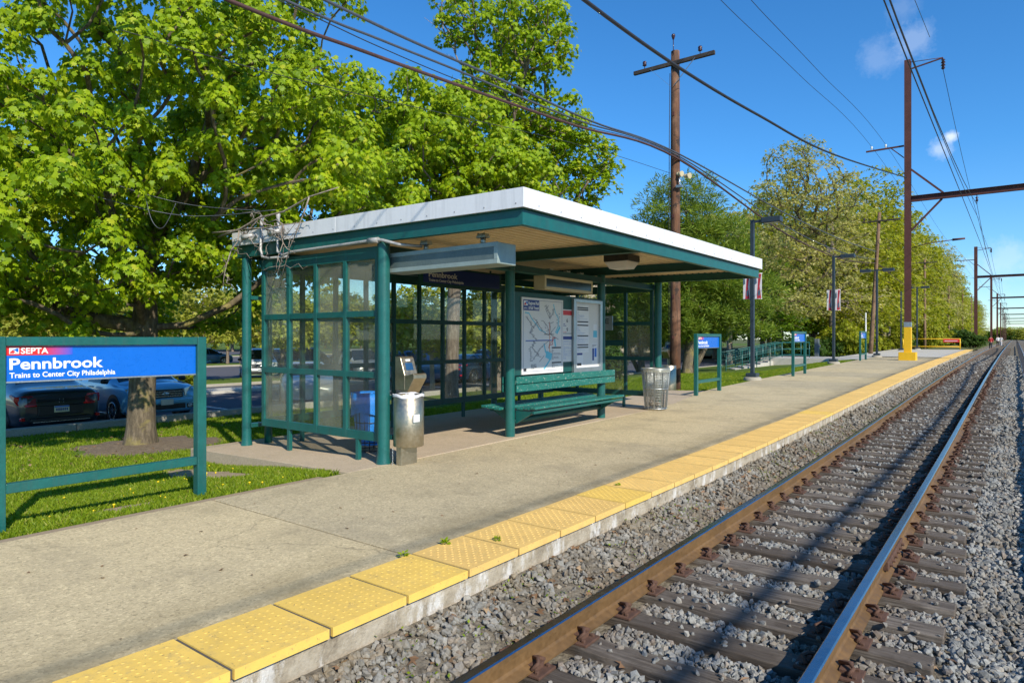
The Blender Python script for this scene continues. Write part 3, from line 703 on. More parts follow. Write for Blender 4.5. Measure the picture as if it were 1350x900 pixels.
def name_sign(label):
    t = thing('station_sign', label, 'sign', group='station name signs on green posts')
    for s in (-1, 1):
        MB().box((s*.915-.05, -.05, -.35), (s*.915+.05, .05, 1.746)).build('post', GREEN, t, bevel=.006)
    MB().box((-.863, -.046, 1.664), (.863, .046, 1.744)).build('top_rail', GREEN, t, bevel=.005)
    MB().box((-.863, -.04, .345), (.863, .04, .432)).build('lower_rail', GREEN, t, bevel=.005)
    bd = MB().box((-.861, -.012, 1.345), (.861, .012, 1.6625)).build('board', BLUE, t)
    fr = MB(); fr.box((-.861, -.02, 1.33), (.861, .02, 1.344)); fr.build('lower_lip', ALU, t)
    board_print(bd, -.861, .861, 1.345)
    return t
sg = name_sign('large blue name sign on two green posts in the grass before the big maple'); sg.location = (-7.18, 2.81, -.03); sg.rotation_euler.z = PI/2
for (px, py, D, lab) in ((933.5, 516, 19.25, 'blue name sign on green posts just beyond the far ticket kiosk'), (1053.5, 492, 26.5, 'blue name sign on green posts between the two banner lamp posts'), (1137.7, 475, 39.3, 'small distant blue name sign beside a thin white post')):
    p = atD(px, py, D); dup(sg, (p.x, p.y, ground(p.x, p.y)+.02), PI/2, lab)
p = atD(1141.5, 470, 40.3)
t = thing('marker_post', 'thin white marker post with a pale plate behind the small blue sign', 'marker', (p.x, p.y, ground(p.x, p.y)))
MB().cyl(0, 0, -.3, 2.2, .035, n=8).build('post', WHITE, t); MB().box((-.02, -.11, 1.95), (.02, .11, 2.9)).build('plate', PAPER, t, bevel=.01)

# ---------------------------------------------------------------- shelter
sh = thing('platform_shelter', 'green steel passenger shelter with flat white edged roof and glazed walls', 'shelter', (0, 0, 0))
RX0, RX1, RY0, RY1 = -10.5, -4.40, 6.0, 14.86
def slope(o):
    for v in o.data.vertices: v.co.z += (-4.4-v.co.x)*.010+(v.co.y-6)*.0035
    return o
def ring(b, x0, x1, y0, y1, z0, z1, th, mi=0):
    b.box((x0, y0, z0), (x1, y0+th, z1), mi); b.box((x0, y1-th, z0), (x1, y1, z1), mi)
    b.box((x0, y0+th, z0), (x0+th, y1-th, z1), mi); b.box((x1-th, y0+th, z0), (x1, y1-th, z1), mi); return b
roof = slope(MB().box((RX0+.02, RY0+.02, 3.33), (RX1-.02, RY1-.02, 3.37)).build('roof', WHITEM, sh))
fas = MB()
ys_ = [RY0, RY0+4.4, RY1]; xs_ = [RX0, -7.75, RX1]
for i in range(2):
    fas.box((xs_[i]+(.0 if i == 0 else .002), RY0, 3.185), (xs_[i+1]-.002, RY0+.03, 3.41)); fas.box((xs_[i]+.002, RY1-.03, 3.185), (xs_[i+1]-.002, RY1, 3.41))
    fas.box((RX0, ys_[i]+.031, 3.185), (RX0+.03, ys_[i+1]-.031, 3.41)); fas.box((RX1-.03, ys_[i]+(.031 if i == 0 else .002), 3.185), (RX1, ys_[i+1]-(.031 if i else .002), 3.41))
slope(fas.build('white_fascia', WHITEM, roof, bevel=.004))
ch = ring(MB(), RX0+.06, RX1-.06, RY0+.06, RY1-.06, 3.0, 3.186, .02)
ring(ch, RX0+.03, RX1-.03, RY0+.03, RY1-.03, 2.992, 3.0, .09); ring(ch, RX0+.031, RX1-.031, RY0+.031, RY1-.031, 3.176, 3.184, .06)
slope(ch.build('green_edge_channel', GREEN, roof))
dk = MB(); n = 46
V = []; fs = []
pr = []
x = RX0+.10
while x < RX1-.12:
    pr += [(x, 3.155), (x+.07, 3.155), (x+.085, 3.185), (x+.135, 3.185)]; x += .15
V = [(a, yy, z) for yy in (RY0+.1, RY1-.1) for a, z in pr]; m_ = len(pr)
dk.add(V, [(i, i+1, m_+i+1, m_+i) for i in range(m_-1)])
slope(dk.build('ribbed_ceiling', TAN, roof))
for yy in (9.05, 12.25):
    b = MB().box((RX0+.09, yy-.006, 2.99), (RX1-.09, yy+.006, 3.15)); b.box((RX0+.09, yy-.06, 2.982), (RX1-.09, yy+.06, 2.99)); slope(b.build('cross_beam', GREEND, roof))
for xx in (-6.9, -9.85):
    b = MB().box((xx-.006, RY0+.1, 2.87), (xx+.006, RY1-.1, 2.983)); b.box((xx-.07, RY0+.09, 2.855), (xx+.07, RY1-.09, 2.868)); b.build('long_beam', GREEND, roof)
for (x, y, flare) in ((-6.84, 6.10, 1), (-6.93, 9.05, 0), (-6.95, 12.25, 0), (-6.80, 14.72, 1), (-10.22, 6.10, 1), (-10.22, 9.05, 0), (-10.22, 12.7, 0), (-10.22, 14.72, 0)):
    zb = float(np.interp(x, [-10.75, -6.735], [-.10, 0]))+rise(y)
    r = .085 if abs(x+6.9) < .2 else .075
    prof = [(r*1.0, 0), (r, 3.04-zb)] if not flare else [(r*1.25, 0), (r*1.12, .06), (r, .14), (r, 3.04-zb)]
    MB().lathe(prof, 20, 0, (x, y, zb)).build('column', GREEN, sh)
# rain pipe and brackets at the rear corner
b = MB().cyl(-10.17, 6.47, -.085, 2.95, .065, n=16); b.box((-10.24, 6.12, .22), (-10.12, 6.47, .28)); b.box((-10.24, 6.12, 2.35), (-10.12, 6.47, 2.41)); b.build('rain_pipe', GREEN, sh)
def wall(name, along, fixed, ts, mat, zt=2.99, legs=(), hazy=(), zoff=0):
    """glazed wall: mullions at ts along the axis, three rows of panes"""
    Z = [(.28, .40), (1.15, 1.235), (2.00, 2.085), (2.80, zt)]
    Z = [(a+zoff, c+zoff) for a, c in Z]
    def bx(b, t0, t1, d0, d1, z0, z1): 
        return b.box((t0, fixed+d0, z0), (t1, fixed+d1, z1)) if along == 'x' else b.box((fixed+d0, t0, z0), (fixed+d1, t1, z1))
    fr = MB(); w = .036
    for i, t in enumerate(ts): bx(fr, t-w, t+w, -.035, .035, Z[0][0], Z[3][1])
    for i in range(len(ts)-1):
        for z0, z1 in Z: bx(fr, ts[i]+w, ts[i+1]-w, -.033, .033, z0, z1)
    for t in legs: bx(fr, t-.03, t+.03, -.03, .03, -.12, Z[0][0]-.001)
    o = fr.build(name, mat, sh, bevel=.004)
    for i in range(len(ts)-1):
        for r in range(3):
            pb = MB(); bx(pb, ts[i]+w-.004, ts[i+1]-w+.004, -.004, .004, Z[r][1]-.004, Z[r+1][0]+.004)
            pb.build('glass_pane', PANEH if (i, r) in hazy else PANE, o)
    return o
ex = list(np.linspace(-9.74, -6.98, 5))
wall('end_wall_frame', 'x', 6.13, ex, GREEN, 2.97, (-9.05, -7.4), {(0, 0), (2, 0), (2, 2), (0, 2), (3, 2), (2, 1)})
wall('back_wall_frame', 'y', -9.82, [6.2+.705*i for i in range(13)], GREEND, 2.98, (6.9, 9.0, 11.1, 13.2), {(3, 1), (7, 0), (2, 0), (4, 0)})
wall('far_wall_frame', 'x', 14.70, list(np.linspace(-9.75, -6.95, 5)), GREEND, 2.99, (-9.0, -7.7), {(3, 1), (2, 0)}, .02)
b = MB().box((-9.75, 14.62, 1.52), (-7.7, 14.665, 1.66)); b.build('wall_board', GREEND, sh)
# conduit along the near edge
zc = lambda x: 2.985+(-4.4-x)*.010
pts = [(-9.15, 6.0, 3.62), (-9.15, 5.985, 3.30), (-9.13, 5.97, 3.05), (-9.0, 5.98, 2.985), (-8.8, 6.0, zc(-8.8)-.005), (-7.6, 6.0, zc(-7.6)+.01), (-6.95, 5.99, zc(-6.95)+.02), (-6.75, 5.99, zc(-6.75)+.01), (-6.5, 6.06, zc(-6.5)-.06), (-6.3, 6.3, 2.93)]
b = MB().tube(pts, .022, 8); b.tube([(-7.02, 5.99, zc(-7)+.02), (-6.82, 5.99, zc(-6.8)+.015)], .04, 8); b.tube([(-9.6, 5.985, 3.66), (-9.6, 5.97, 3.12), (-9.55, 5.97, 3.0), (-9.4, 5.99, 2.97), (-8.9, 6.0, 2.965)], .022, 8)
for x in (-9.15, -9.6): b.lathe([(.0, .05), (.03, .04), (.036, .0), (.026, -.04), (.022, -.1)], 10, 0, (x, 5.99, 3.62))
b.build('conduit', PVC, sh)
for x in (-9.75, -9.0):
    b = MB().tube([(x, 5.99, 3.36), (x, 5.93, 3.36)], .03, 8); b.tube([(x, 5.93, 3.36), (x-.10, 5.88, 3.34), (x-.18, 5.86, 3.33)], [.03, .04, .05], 12); b.build('flood_lamp', PVC, sh)

# clamps and the display boxes
def led_box(name, label, L, Hh, Dp, mats, loc, rz, feet):
    t = thing(name, label, 'sign', loc, rz)
    b = MB().box((0, 0, 0), (L, Dp, Hh)); b.build('housing', mats[0], t, bevel=.008)
    f = MB().box((.0, -.012, 0), (L, -.001, .055)); f.box((0, -.012, Hh-.055), (L, -.001, Hh)); f.box((0, -.012, .055), (.055, -.001, Hh-.055)); f.box((L-.055, -.012, .055), (L, -.001, Hh-.055)); f.build('bezel', mats[0], t, bevel=.003)
    MB().box((.056, -.006, .056), (L-.056, -.0012, Hh-.056)).build('display', mats[1], t)
    for x in feet:
        b = MB().cyl(x, Dp/2, Hh, Hh+.12, .035, n=12); b.box((x-.07, Dp/2-.05, Hh+.10), (x+.07, Dp/2+.05, Hh+.125)); b.box((x-.06, Dp/2-.045, Hh+.126), (x+.06, Dp/2+.045, Hh+.15))
        for q in (-.05, .05): b.cyl(x+q, Dp/2-.04, Hh+.09, Hh+.16, .008, n=6)
        b.build('hanger', ALU, t)
    return t
DISPG = paint('unlit display panel', (.10, .13, .125), .22, .1, var=.25, scale=3)
led_box('message_display', 'grey steel message display hung under the near roof edge of the shelter', 2.0, .262, .36, (ALUG, DISPG), (-6.93, 6.20, 2.60), 0, (.62, 1.62))
t = led_box('message_display', 'beige message display with dark screen above the map board', 1.72, .26, .24, (BEIGE, SCREEN), (-6.83, 9.95, 2.60), PI/2, (.35, .95, 1.45))
# hanging name board inside
t = thing('hanging_name_board', 'dark blue name board hung in the shelter under the ceiling by the rear glazing', 'sign', (-8.95, 10.1, 2.70), PI/2)
MB().box((-1.24, -.03, 0), (1.24, .03, .40)).build('frame', GREEND, t, bevel=.005)
bd = MB().box((-1.16, -.04, .07), (1.16, -.031, .36)).build('board', NAVY, t)
text('lettering', 'Pennbrook', .15, WHITE, bd, -1.02, -.042, .185, .82, .02); text('lettering', 'Trains to Center City Philadelphia', .075, WHITE, bd, -1.02, -.042, .10, 1.0, .016)
for x in (-.9, .9): MB().box((x-.02, -.01, .40), (x+.02, .01, .45)).build('hanger', GREEND, t)
# ceiling lamp
t = thing('ceiling_lamp', 'square ceiling lamp with dark hood and white lens under the roof', 'lamp', (-5.5, 10.42, 3.16))
def frus(a0, a1, z0, z1, mi=0): return MB().add([(-a0, -a0, z0), (a0, -a0, z0), (a0, a0, z0), (-a0, a0, z0), (-a1, -a1, z1), (a1, -a1, z1), (a1, a1, z1), (-a1, a1, z1)], [(0, 3, 2, 1), (4, 5, 6, 7), (0, 1, 5, 4), (1, 2, 6, 5), (2, 3, 7, 6), (3, 0, 4, 7)])
frus(.235, .235, -.12, .0).build('hood', BLACK, t, bevel=.01); frus(.16, .225, -.24, -.121).build('lens', LENS, t, bevel=.008)

# ---------------------------------------------------------------- bench
bn = thing('platform_bench', 'long double sided bench of worn green planks under the shelter', 'bench', (-6.94, 9.0, 0))
for k, (x0, x1) in enumerate(((.09, .22), (.235, .365), (.38, .50))):
    for s in (-1, 1):
        zz = .49-.012*(2-k)
        MB().box((s*x0, .12 if s > 0 else -.12, zz), (s*x1, 3.32, zz+.045)).build('seat_plank', GREENS, bn, bevel=.01)
for s in (-1, 1):
    MB().box((s*.095, .09 if s > 0 else 0, .77), (s*.13, 3.60, .895)).build('back_plank', GREENS, bn, bevel=.008)
    MB().box((s*.095, .09 if s > 0 else 0, .91), (s*.13, 3.60, 1.035)).build('back_plank', GREENS, bn, bevel=.008)
for y in (.15, 3.12):
    for s in (-1, 1):
        MB().prism([(s*.07, .22), (s*.07, .45), (s*.47, .45)], y-.02, y+.02, 'y').build('bracket', GREEN, bn)
for s in (-1, 1): MB().box((s*.44, .1, .42), (s*.48, 3.28, .462)).build('apron', GREEN, bn)
MB().tube([(.02, .1, .27), (.02, 3.2, .27)], .045, 12).build('stretcher', GREEND, bn)

# ---------------------------------------------------------------- notice board with the system map
nb = thing('notice_board', 'green notice board over the bench with transit map, notices and timetable case', 'notice board', (-6.915, 9.0, 0), PI/2)
MB().box((.13, -.01, 1.05), (3.2, .04, 2.52)).build('backboard', GREEND, nb, bevel=.004)
mp = MB().box((.33, -.035, 1.06), (1.66, -.011, 2.43)).build('map_poster', PAPER, nb, bevel=.003)
Y0 = -.0365
fr = MB()
for a, c in (((.37, 1.11), (1.62, 1.115)), ((.37, 2.385), (1.62, 2.39)), ((.37, 1.115), (.375, 2.385)), ((1.615, 1.115), (1.62, 2.385))): fr.box((a[0], Y0-.0006, a[1]), (c[0], Y0+.001, c[1]))
fr.build('border', NAVY, mp)
MB().box((.375, Y0-.0015, 2.20), (.86, Y0+.001, 2.384)).build('title_block', NAVY, mp)
emblem(mp, .385, Y0-.0016, 2.285, .085)
text('lettering', 'SEPTA', .035, WHITE, mp, .388, Y0-.002, 2.225, .10, .01); text('lettering', 'Regional Rail', .078, WHITE, mp, .525, Y0-.002, 2.305, .32, .015); text('lettering', '& Rail Transit', .078, WHITE, mp, .525, Y0-.002, 2.222, .32, .015)
def ribbon(name, pts, w, mat, parent, y, lift=0):
    b = MB()
    for i in range(len(pts)-1):
        a, c = np.array(pts[i]), np.array(pts[i+1]); d = (c-a)/np.linalg.norm(c-a); nn = np.array([-d[1], d[0]])*w/2; a2 = a-d*w*.3; c2 = c+d*w*.3
        b.prism([tuple(a2+nn), tuple(c2+nn), tuple(c2-nn), tuple(a2-nn)], y-.0004-lift-i*.00002, y, 'y')
    return b.build(name, mat, parent)
def mpx(L):  # poster pixels of the photo (600..938 zoom grid) to board coordinates
    return [(.33+(u-336)/(742-336)*1.33, 2.43-(v-92)/(862-92)*1.37) for u, v in L]
cx_, cy_ = 600, 520
for L, wd, mt in (([(365, 245), (400, 250), (430, 310), (470, 360), (500, 410), (560, 445)], .022, CYAN), ([(640, 145), (660, 230), (690, 290), (690, 370), (660, 440)], .022, CYAN),
                  ([(705, 385), (675, 445)], .05, CYAN), ([(545, 560), (560, 640), (590, 690), (600, 730), (570, 780), (545, 815)], .035, CYAN), ([(575, 670), (610, 690)], .13, CYAN), ([(650, 500), (660, 580)], .05, CYAN)):
    ribbon('river', mpx(L), wd, mt, mp, Y0)
for L in ([(380, 285), (430, 380), (410, 440), (470, 520), (620, 520)], [(480, 330), (415, 440)], [(450, 300), (480, 340), (530, 430), (590, 470)], [(535, 320), (580, 380), (600, 460)], [(560, 160), (600, 250), (605, 300)], [(650, 190), (610, 290)],
          [(590, 160), (560, 200), (600, 290)], [(455, 535), (430, 590), (500, 690)], [(410, 590), (420, 730)], [(430, 730), (520, 590), (600, 520)], [(500, 740), (545, 680)], [(690, 510), (620, 470), (600, 330)], [(660, 380), (600, 460)], [(640, 330), (600, 350)], [(370, 530), (600, 525)]):
    ribbon('rail_line', mpx(L), .011, GREYP, mp, Y0, .0006)
for L, mt in (([(600, 340), (600, 640)], ORANGEP), ([(370, 525), (640, 520)], BLUE), ([(545, 460), (640, 460)], INK), ([(600, 570), (630, 565), (632, 490), (660, 500)], RED), ([(590, 600), (600, 560), (650, 500)], ORANGEP)):
    ribbon('rail_line', mpx(L), .012, mt, mp, Y0, .0012)
rr = random.Random(4)
def lines(name, x0, x1, z0, z1, n, mat, parent, y, cover=.75):
    """rows of printing too small to read"""
    b = MB(); st = (z1-z0)/n
    for i in range(n):
        zz = z1-(i+.5)*st; x = x0
        while x < x1-.01:
            l = min(rr.uniform(.02, .07), x1-x); b.box((x, y-.0006, zz-st*.22), (x+l, y, zz+st*.22)); x += l+rr.uniform(.006, .014)
            if rr.random() > cover: break
    return b.build(name, mat, parent)
b = MB()
for L in ([(480, 330), (415, 440), (470, 520)], [(560, 160), (600, 250)], [(650, 190), (610, 290)], [(380, 285), (430, 380)], [(455, 535), (430, 590), (500, 690)], [(410, 590), (420, 730)], [(430, 730), (520, 590)], [(690, 240), (690, 370)], [(450, 300), (530, 430)], [(535, 320), (590, 440)], [(600, 340), (600, 640)]):
    q = mpx(L)
    for i in range(len(q)-1):
        for s in np.linspace(0, 1, 9):
            x, z = np.array(q[i])*(1-s)+np.array(q[i+1])*s; l = rr.uniform(.02, .05)
            sd = rr.choice((-1, 1)); b.box((x+sd*.012, Y0-.0018, z-.005), (x+sd*(.012+l), Y0-.0001, z+.005))
tag(b.build('station_names', GREYP, mp), kind='stuff')
MB().box((1.27, Y0-.001, 1.515), (1.58, Y0, 1.54)).build('legend_heading', INK, mp); lines('legend', 1.27, 1.57, 1.30, 1.50, 9, GREYP, mp, Y0)
MB().box((1.27, Y0-.001, 1.235), (1.59, Y0, 1.26)).build('legend_heading', INK, mp); lines('legend', 1.27, 1.57, 1.15, 1.225, 4, GREYP, mp, Y0)
MB().box((.38, Y0-.001, 1.12), (.46, Y0, 1.17)).build('map_key', INK, mp); lines('legend', .60, 1.0, 1.15, 1.24, 4, INK, mp, Y0, .5)
ns = MB().box((1.672, -.022, 1.80), (1.985, -.011, 2.26)).build('notice_sheet', PAPER, nb)
MB().box((1.674, -.0235, 2.15), (1.983, -.0221, 2.24)).build('heading', RED, ns); text('lettering', '6', .11, INK, ns, 1.80, -.0225, 2.01, None, .004); text('lettering', '9', .11, INK, ns, 1.80, -.0225, 1.83, None, .004)
lines('printing', 1.69, 1.97, 1.93, 1.99, 2, NAVY, ns, -.0221); lines('printing', 1.69, 1.97, 1.81, 1.83, 1, RED, ns, -.0221)
ns = MB().box((1.672, -.022, 1.25), (1.985, -.011, 1.79)).build('notice_sheet', PAPER, nb)
MB().box((1.674, -.0235, 1.68), (1.983, -.0221, 1.74)).build('heading', NAVY, ns); lines('printing', 1.685, 1.975, 1.30, 1.66, 18, PALEBLUE, ns, -.0221)
cs = MB().box((2.03, -.03, 1.06), (3.08, -.011, 2.45)).build('display_case', PAPER, nb)
f = MB()
f.box((2.0, -.075, 1.03), (2.085, -.0105, 2.48)); f.box((3.03, -.075, 1.03), (3.12, -.0105, 2.48)); f.box((2.085, -.075, 2.41), (3.03, -.0105, 2.48)); f.box((2.085, -.075, 1.03), (3.03, -.0105, 1.12)); f.build('case_frame', ALU, cs, bevel=.006)
def sheet_p(x0, x1, z0, z1, mats):
    s_ = MB().box((x0, -.034, z0), (x1, -.0305, z1)).build('timetable', WHITE, cs); return s_
s1 = sheet_p(2.16, 2.62, 1.42, 2.37, 0)
b = MB()
for z in (2.30, 2.26, 2.02, 1.95, 1.74, 1.56, 1.51): b.box((2.18, -.0352, z), (2.60, -.0342, z+.025))
b.build('heading', INK, s1)
for z0, z1 in ((2.06, 2.24), (1.79, 1.93), (1.60, 1.73), (1.45, 1.50)): lines('printing', 2.18, 2.60, z0, z1, 10, PALEBLUE, s1, -.0341)
s2 = sheet_p(2.74, 2.95, 1.18, 1.60, 0); MB().box((2.76, -.0352, 1.25), (2.83, -.0342, 1.50)).build('picture', NAVY, s2); MB().box((2.85, -.0352, 1.32), (2.93, -.0342, 1.50)).build('picture', BLUE, s2); lines('printing', 2.76, 2.93, 1.52, 1.58, 3, INK, s2, -.0341)
s3 = sheet_p(2.16, 2.40, 1.15, 1.42-.003, 0); MB().box((2.17, -.0352, 1.37), (2.37, -.0342, 1.41)).build('heading', NAVY, s3); MB().box((2.17, -.0352, 1.16), (2.33, -.0342, 1.21)).build('heading', INK, s3)
s4 = sheet_p(2.80, 2.96, 1.70, 1.99, 0); MB().box((2.80, -.0352, 1.72), (2.95, -.0342, 1.86)).build('picture', CYAN, s4)
# small hanging bus notice on the far post
t = thing('small_notice', 'small pale grey notice plate with dark lettering on the far glazed wall', 'notice', (-8.35, 14.55, 1.90))
MB().box((-.16, -.012, 0), (.42, .012, .36)).build('plate', ALU, t, bevel=.004)
text('lettering', '50E', .17, INK, t, -.10, -.0135, .17, .42, .02); lines('printing', -.11, .36, .04, .13, 3, GREYP, t, -.0126)

# ---------------------------------------------------------------- bins and ticket kiosks
t = thing('steel_bin', 'round stainless litter bin with white bag hung on the corner post of the shelter', 'bin', (-6.585, 6.32, 0))
MB().lathe([(.0, .24), (.205, .24), (.208, .245), (.208, .93), (.2, .935), (.198, .90), (.19, .30)], 32).build('body', STEEL, t)
b = MB(); n = 26; V = []
for k, (r, z) in enumerate(((.19, .80), (.200, .92), (.212, .945), (.216, .935), (.213, .905))):
    for i in range(n):
        a = 2*PI*i/n; dz = .010*math.sin(3*a+1)+.006*math.sin(7*a); V.append(((r+.004*math.sin(9*a+k))*math.cos(a), (r+.004*math.sin(8*a))*math.sin(a), z+dz*(k > 0)))
b.add(V, [(k*n+i, k*n+(i+1) % n, (k+1)*n+(i+1) % n, (k+1)*n+i) for k in range(4) for i in range(n)], 0, True)
b.add([(.19*math.cos(2*PI*i/n), .19*math.sin(2*PI*i/n), .80) for i in range(n)], [list(range(n))]); b.build('liner_bag', BAG, t)
b = MB()
for a in np.linspace(-2.2, .9, 9):
    pass
b.box((.06, -.205, 0), (.07, .09, .24)); b.box((-.02, -.205, 0), (.06, -.195, .24)); b.box((-.14, .1, 0), (.05, .11, .24)); b.build('foot', STEEL, t)
b = MB(); b.box((-.30, -.16, .86), (-.16, -.11, .92)); b.box((-.30, -.16, .32), (-.16, -.11, .38)); b.build('bracket', GREEND, t)
MB().box((.195, -.11, .58), (.214, -.0, .68)).build('paper_label', PAPER, t)
b = MB()
for i in range(11): b.tube([(-.07+.01*(i % 2), -.225, .22-i*.021), (-.07-.008*(i % 2), -.23, .20-i*.021)], .006, 5)
b.build('chain', ALU, t)
def kiosk(label, loc, rz):
    t = thing('ticket_kiosk', label, 'kiosk', loc, rz, 'stainless ticket validators')
    MB().box((-.05, .05, 0), (.05, .13, 1.0)).build('pedestal', STEEL, t, bevel=.006)
    MB().prism([(-.02, .98), (-.02, 1.17), (-.20, 1.21), (-.22, 1.19), (-.22, 1.14), (-.06, .93), (.02, .93), (.02, .98)], -.115, .115, 'x').build('shelf', STEEL, t, bevel=.006)
    MB().prism([(.20, .96), (.20, 1.44), (.16, 1.44), (.10, 1.44), (.075, 1.42), (-.019, 1.185), (-.019, .96)], -.12, .12, 'x').build('housing', STEEL, t, bevel=.01)
    # tilted screen
    a = Vector((0, .075, 1.42)); c = Vector((0, -.019, 1.185)); d = (c-a).normalized(); nrm = Vector((0, -d.z*-1, d.y*-1)); nrm = Vector((0, -abs(d.z), abs(d.y)))
    def P(u, s, o): return Vector((u, 0, 0))+a+d*s+nrm*o
    V = [P(-.065, .075, -.002), P(.065, .075, -.002), P(.065, .185, -.002), P(-.065, .185, -.002), P(-.065, .075, .004), P(.065, .075, .004), P(.065, .185, .004), P(-.065, .185, .004)]
    MB().add(V, [(0, 3, 2, 1), (4, 5, 6, 7), (0, 1, 5, 4), (1, 2, 6, 5), (2, 3, 7, 6), (3, 0, 4, 7)]).build('screen', SCREENB, t)
    V = [P(-.04, .02, -.002), P(.04, .02, -.002), P(.04, .05, -.002), P(-.04, .05, -.002), P(-.04, .02, .004), P(.04, .02, .004), P(.04, .05, .004), P(-.04, .05, .004)]
    MB().add(V, [(0, 3, 2, 1), (4, 5, 6, 7), (0, 1, 5, 4), (1, 2, 6, 5), (2, 3, 7, 6), (3, 0, 4, 7)]).build('card_reader', PAPER, t)
    return t
q = atX(541, 470, -6.86)
kk = kiosk('stainless ticket validator with blue screen behind the steel bin in the shelter', (q.x, q.y, 0), PI/2-.1)
p = gpx(882, 517)
dup(kk, (p.x-.2, p.y+.35, p.z+.1), -.1, 'stainless ticket validator beside the tall wooden utility pole', scale=1.05)
t = thing('steel_bin', 'round stainless litter bin standing before the wooden utility pole', 'bin', (p.x, p.y, p.z))
MB().lathe([(.0, 0), (.225, 0), (.228, .01), (.228, .86), (.215, .87), (.21, .84), (.2, .5), (0, .5)], 28).build('body', STEEL, t)
# wire litter basket
p = atD(864.5, 540, 15.45)
wb = thing('wire_basket', 'galvanised litter basket with clear plastic liner beyond the bench', 'bin', (p.x, p.y, rise(p.y)+.01))
b = MB()
def rad(z): return .245+.075*z/.93
for i in range(10):
    a = 2*PI*i/10; b.bar((rad(0)*math.cos(a), rad(0)*math.sin(a), 0), (rad(.93)*math.cos(a), rad(.93)*math.sin(a), .93), .032, .006)
b.build('slats', ALU, wb)
b = MB()
for i in range(10):
    a = 2*PI*(i+.5)/10
    for da in (-.2, -.1, 0, .1, .2): b.tube([(rad(0)*math.cos(a+da), rad(0)*math.sin(a+da), 0.02), (rad(.93)*math.cos(a+da), rad(.93)*math.sin(a+da), .92)], .003, 4)
for z in np.arange(.06, .92, .06): b.tube([(rad(z)*math.cos(2*PI*i/20), rad(z)*math.sin(2*PI*i/20), z) for i in range(21)], .003, 4)
b.build('wire_mesh', ALU, wb)
b = MB()
for z, r in ((.93, .02), (.48, .012), (.02, .015)): b.tube([(rad(z)*math.cos(2*PI*i/24), rad(z)*math.sin(2*PI*i/24), z) for i in range(25)], r, 6)
b.build('rim', ALU, wb)
b = MB(); n = 24; V = []
for k, (r, z) in enumerate(((.05, .16), (.12, .22), (.19, .42), (.25, .70), (.295, .93), (.335, .96), (.338, .86))):
    for i in range(n):
        a = 2*PI*i/n; f = 1+.07*math.sin(5*a+k)*(k < 4); V.append((r*f*math.cos(a), r*f*math.sin(a), z))
b.add(V, [(k*n+i, k*n+(i+1) % n, (k+1)*n+(i+1) % n, (k+1)*n+i) for k in range(6) for i in range(n)], 0, True); b.build('liner', LINER, wb)
rb = MB(); rr = random.Random(3)
for i in range(16):
    a, r = rr.uniform(0, 6.28), rr.uniform(0, .17); x, y, z = r*math.cos(a), r*math.sin(a), rr.uniform(.02, .14)
    rb.box((x-.05, y-.04, z), (x+.05, y+.04, z+rr.uniform(.01, .06)), 0, Matrix.Rotation(rr.uniform(-1, 1), 4, 'X') if 0 else None)
rb.build('litter', [paint('mixed litter', (.42, .36, .28), .7, var=.6, scale=18)], wb)
# blue bagged recycling basket behind the end glazing
p = atY(487, 560, 6.72)
rb_ = thing('recycling_basket', 'black wire basket with a blue bag behind the end glazing', 'bin', (p.x, p.y, -.02))
b = MB()
for i in range(18):
    a = 2*PI*i/18; b.tube([(.19*math.cos(a), .19*math.sin(a), 0), (.255*math.cos(a), .255*math.sin(a), .86)], .005, 5)
for z in (.02, .15, .3, .45, .6, .75, .86): b.tube([((.19+.075*z)*math.cos(2*PI*i/20), (.19+.075*z)*math.sin(2*PI*i/20), z) for i in range(21)], .007, 5)
b.build('wire_mesh', BLACK, rb_)
b = MB(); n = 30; V = []
for k, (r, z) in enumerate(((.14, .10), (.2, .3), (.235, .60), (.25, .84), (.268, .90), (.280, .80), (.285, .66), (.278, .56))):
    for i in range(n):
        a = 2*PI*i/n; V.append(((r+.012*math.sin(6*a+k)+.006*math.sin(13*a))*math.cos(a), (r+.012*math.sin(6*a+k))*math.sin(a), z-(k > 5)*.05*math.sin(2*a+.6)))
b.add(V, [(k*n+i, k*n+(i+1) % n, (k+1)*n+(i+1) % n, (k+1)*n+i) for k in range(7) for i in range(n)], 0, True); b.build('blue_bag', BLUEBAG, rb_)

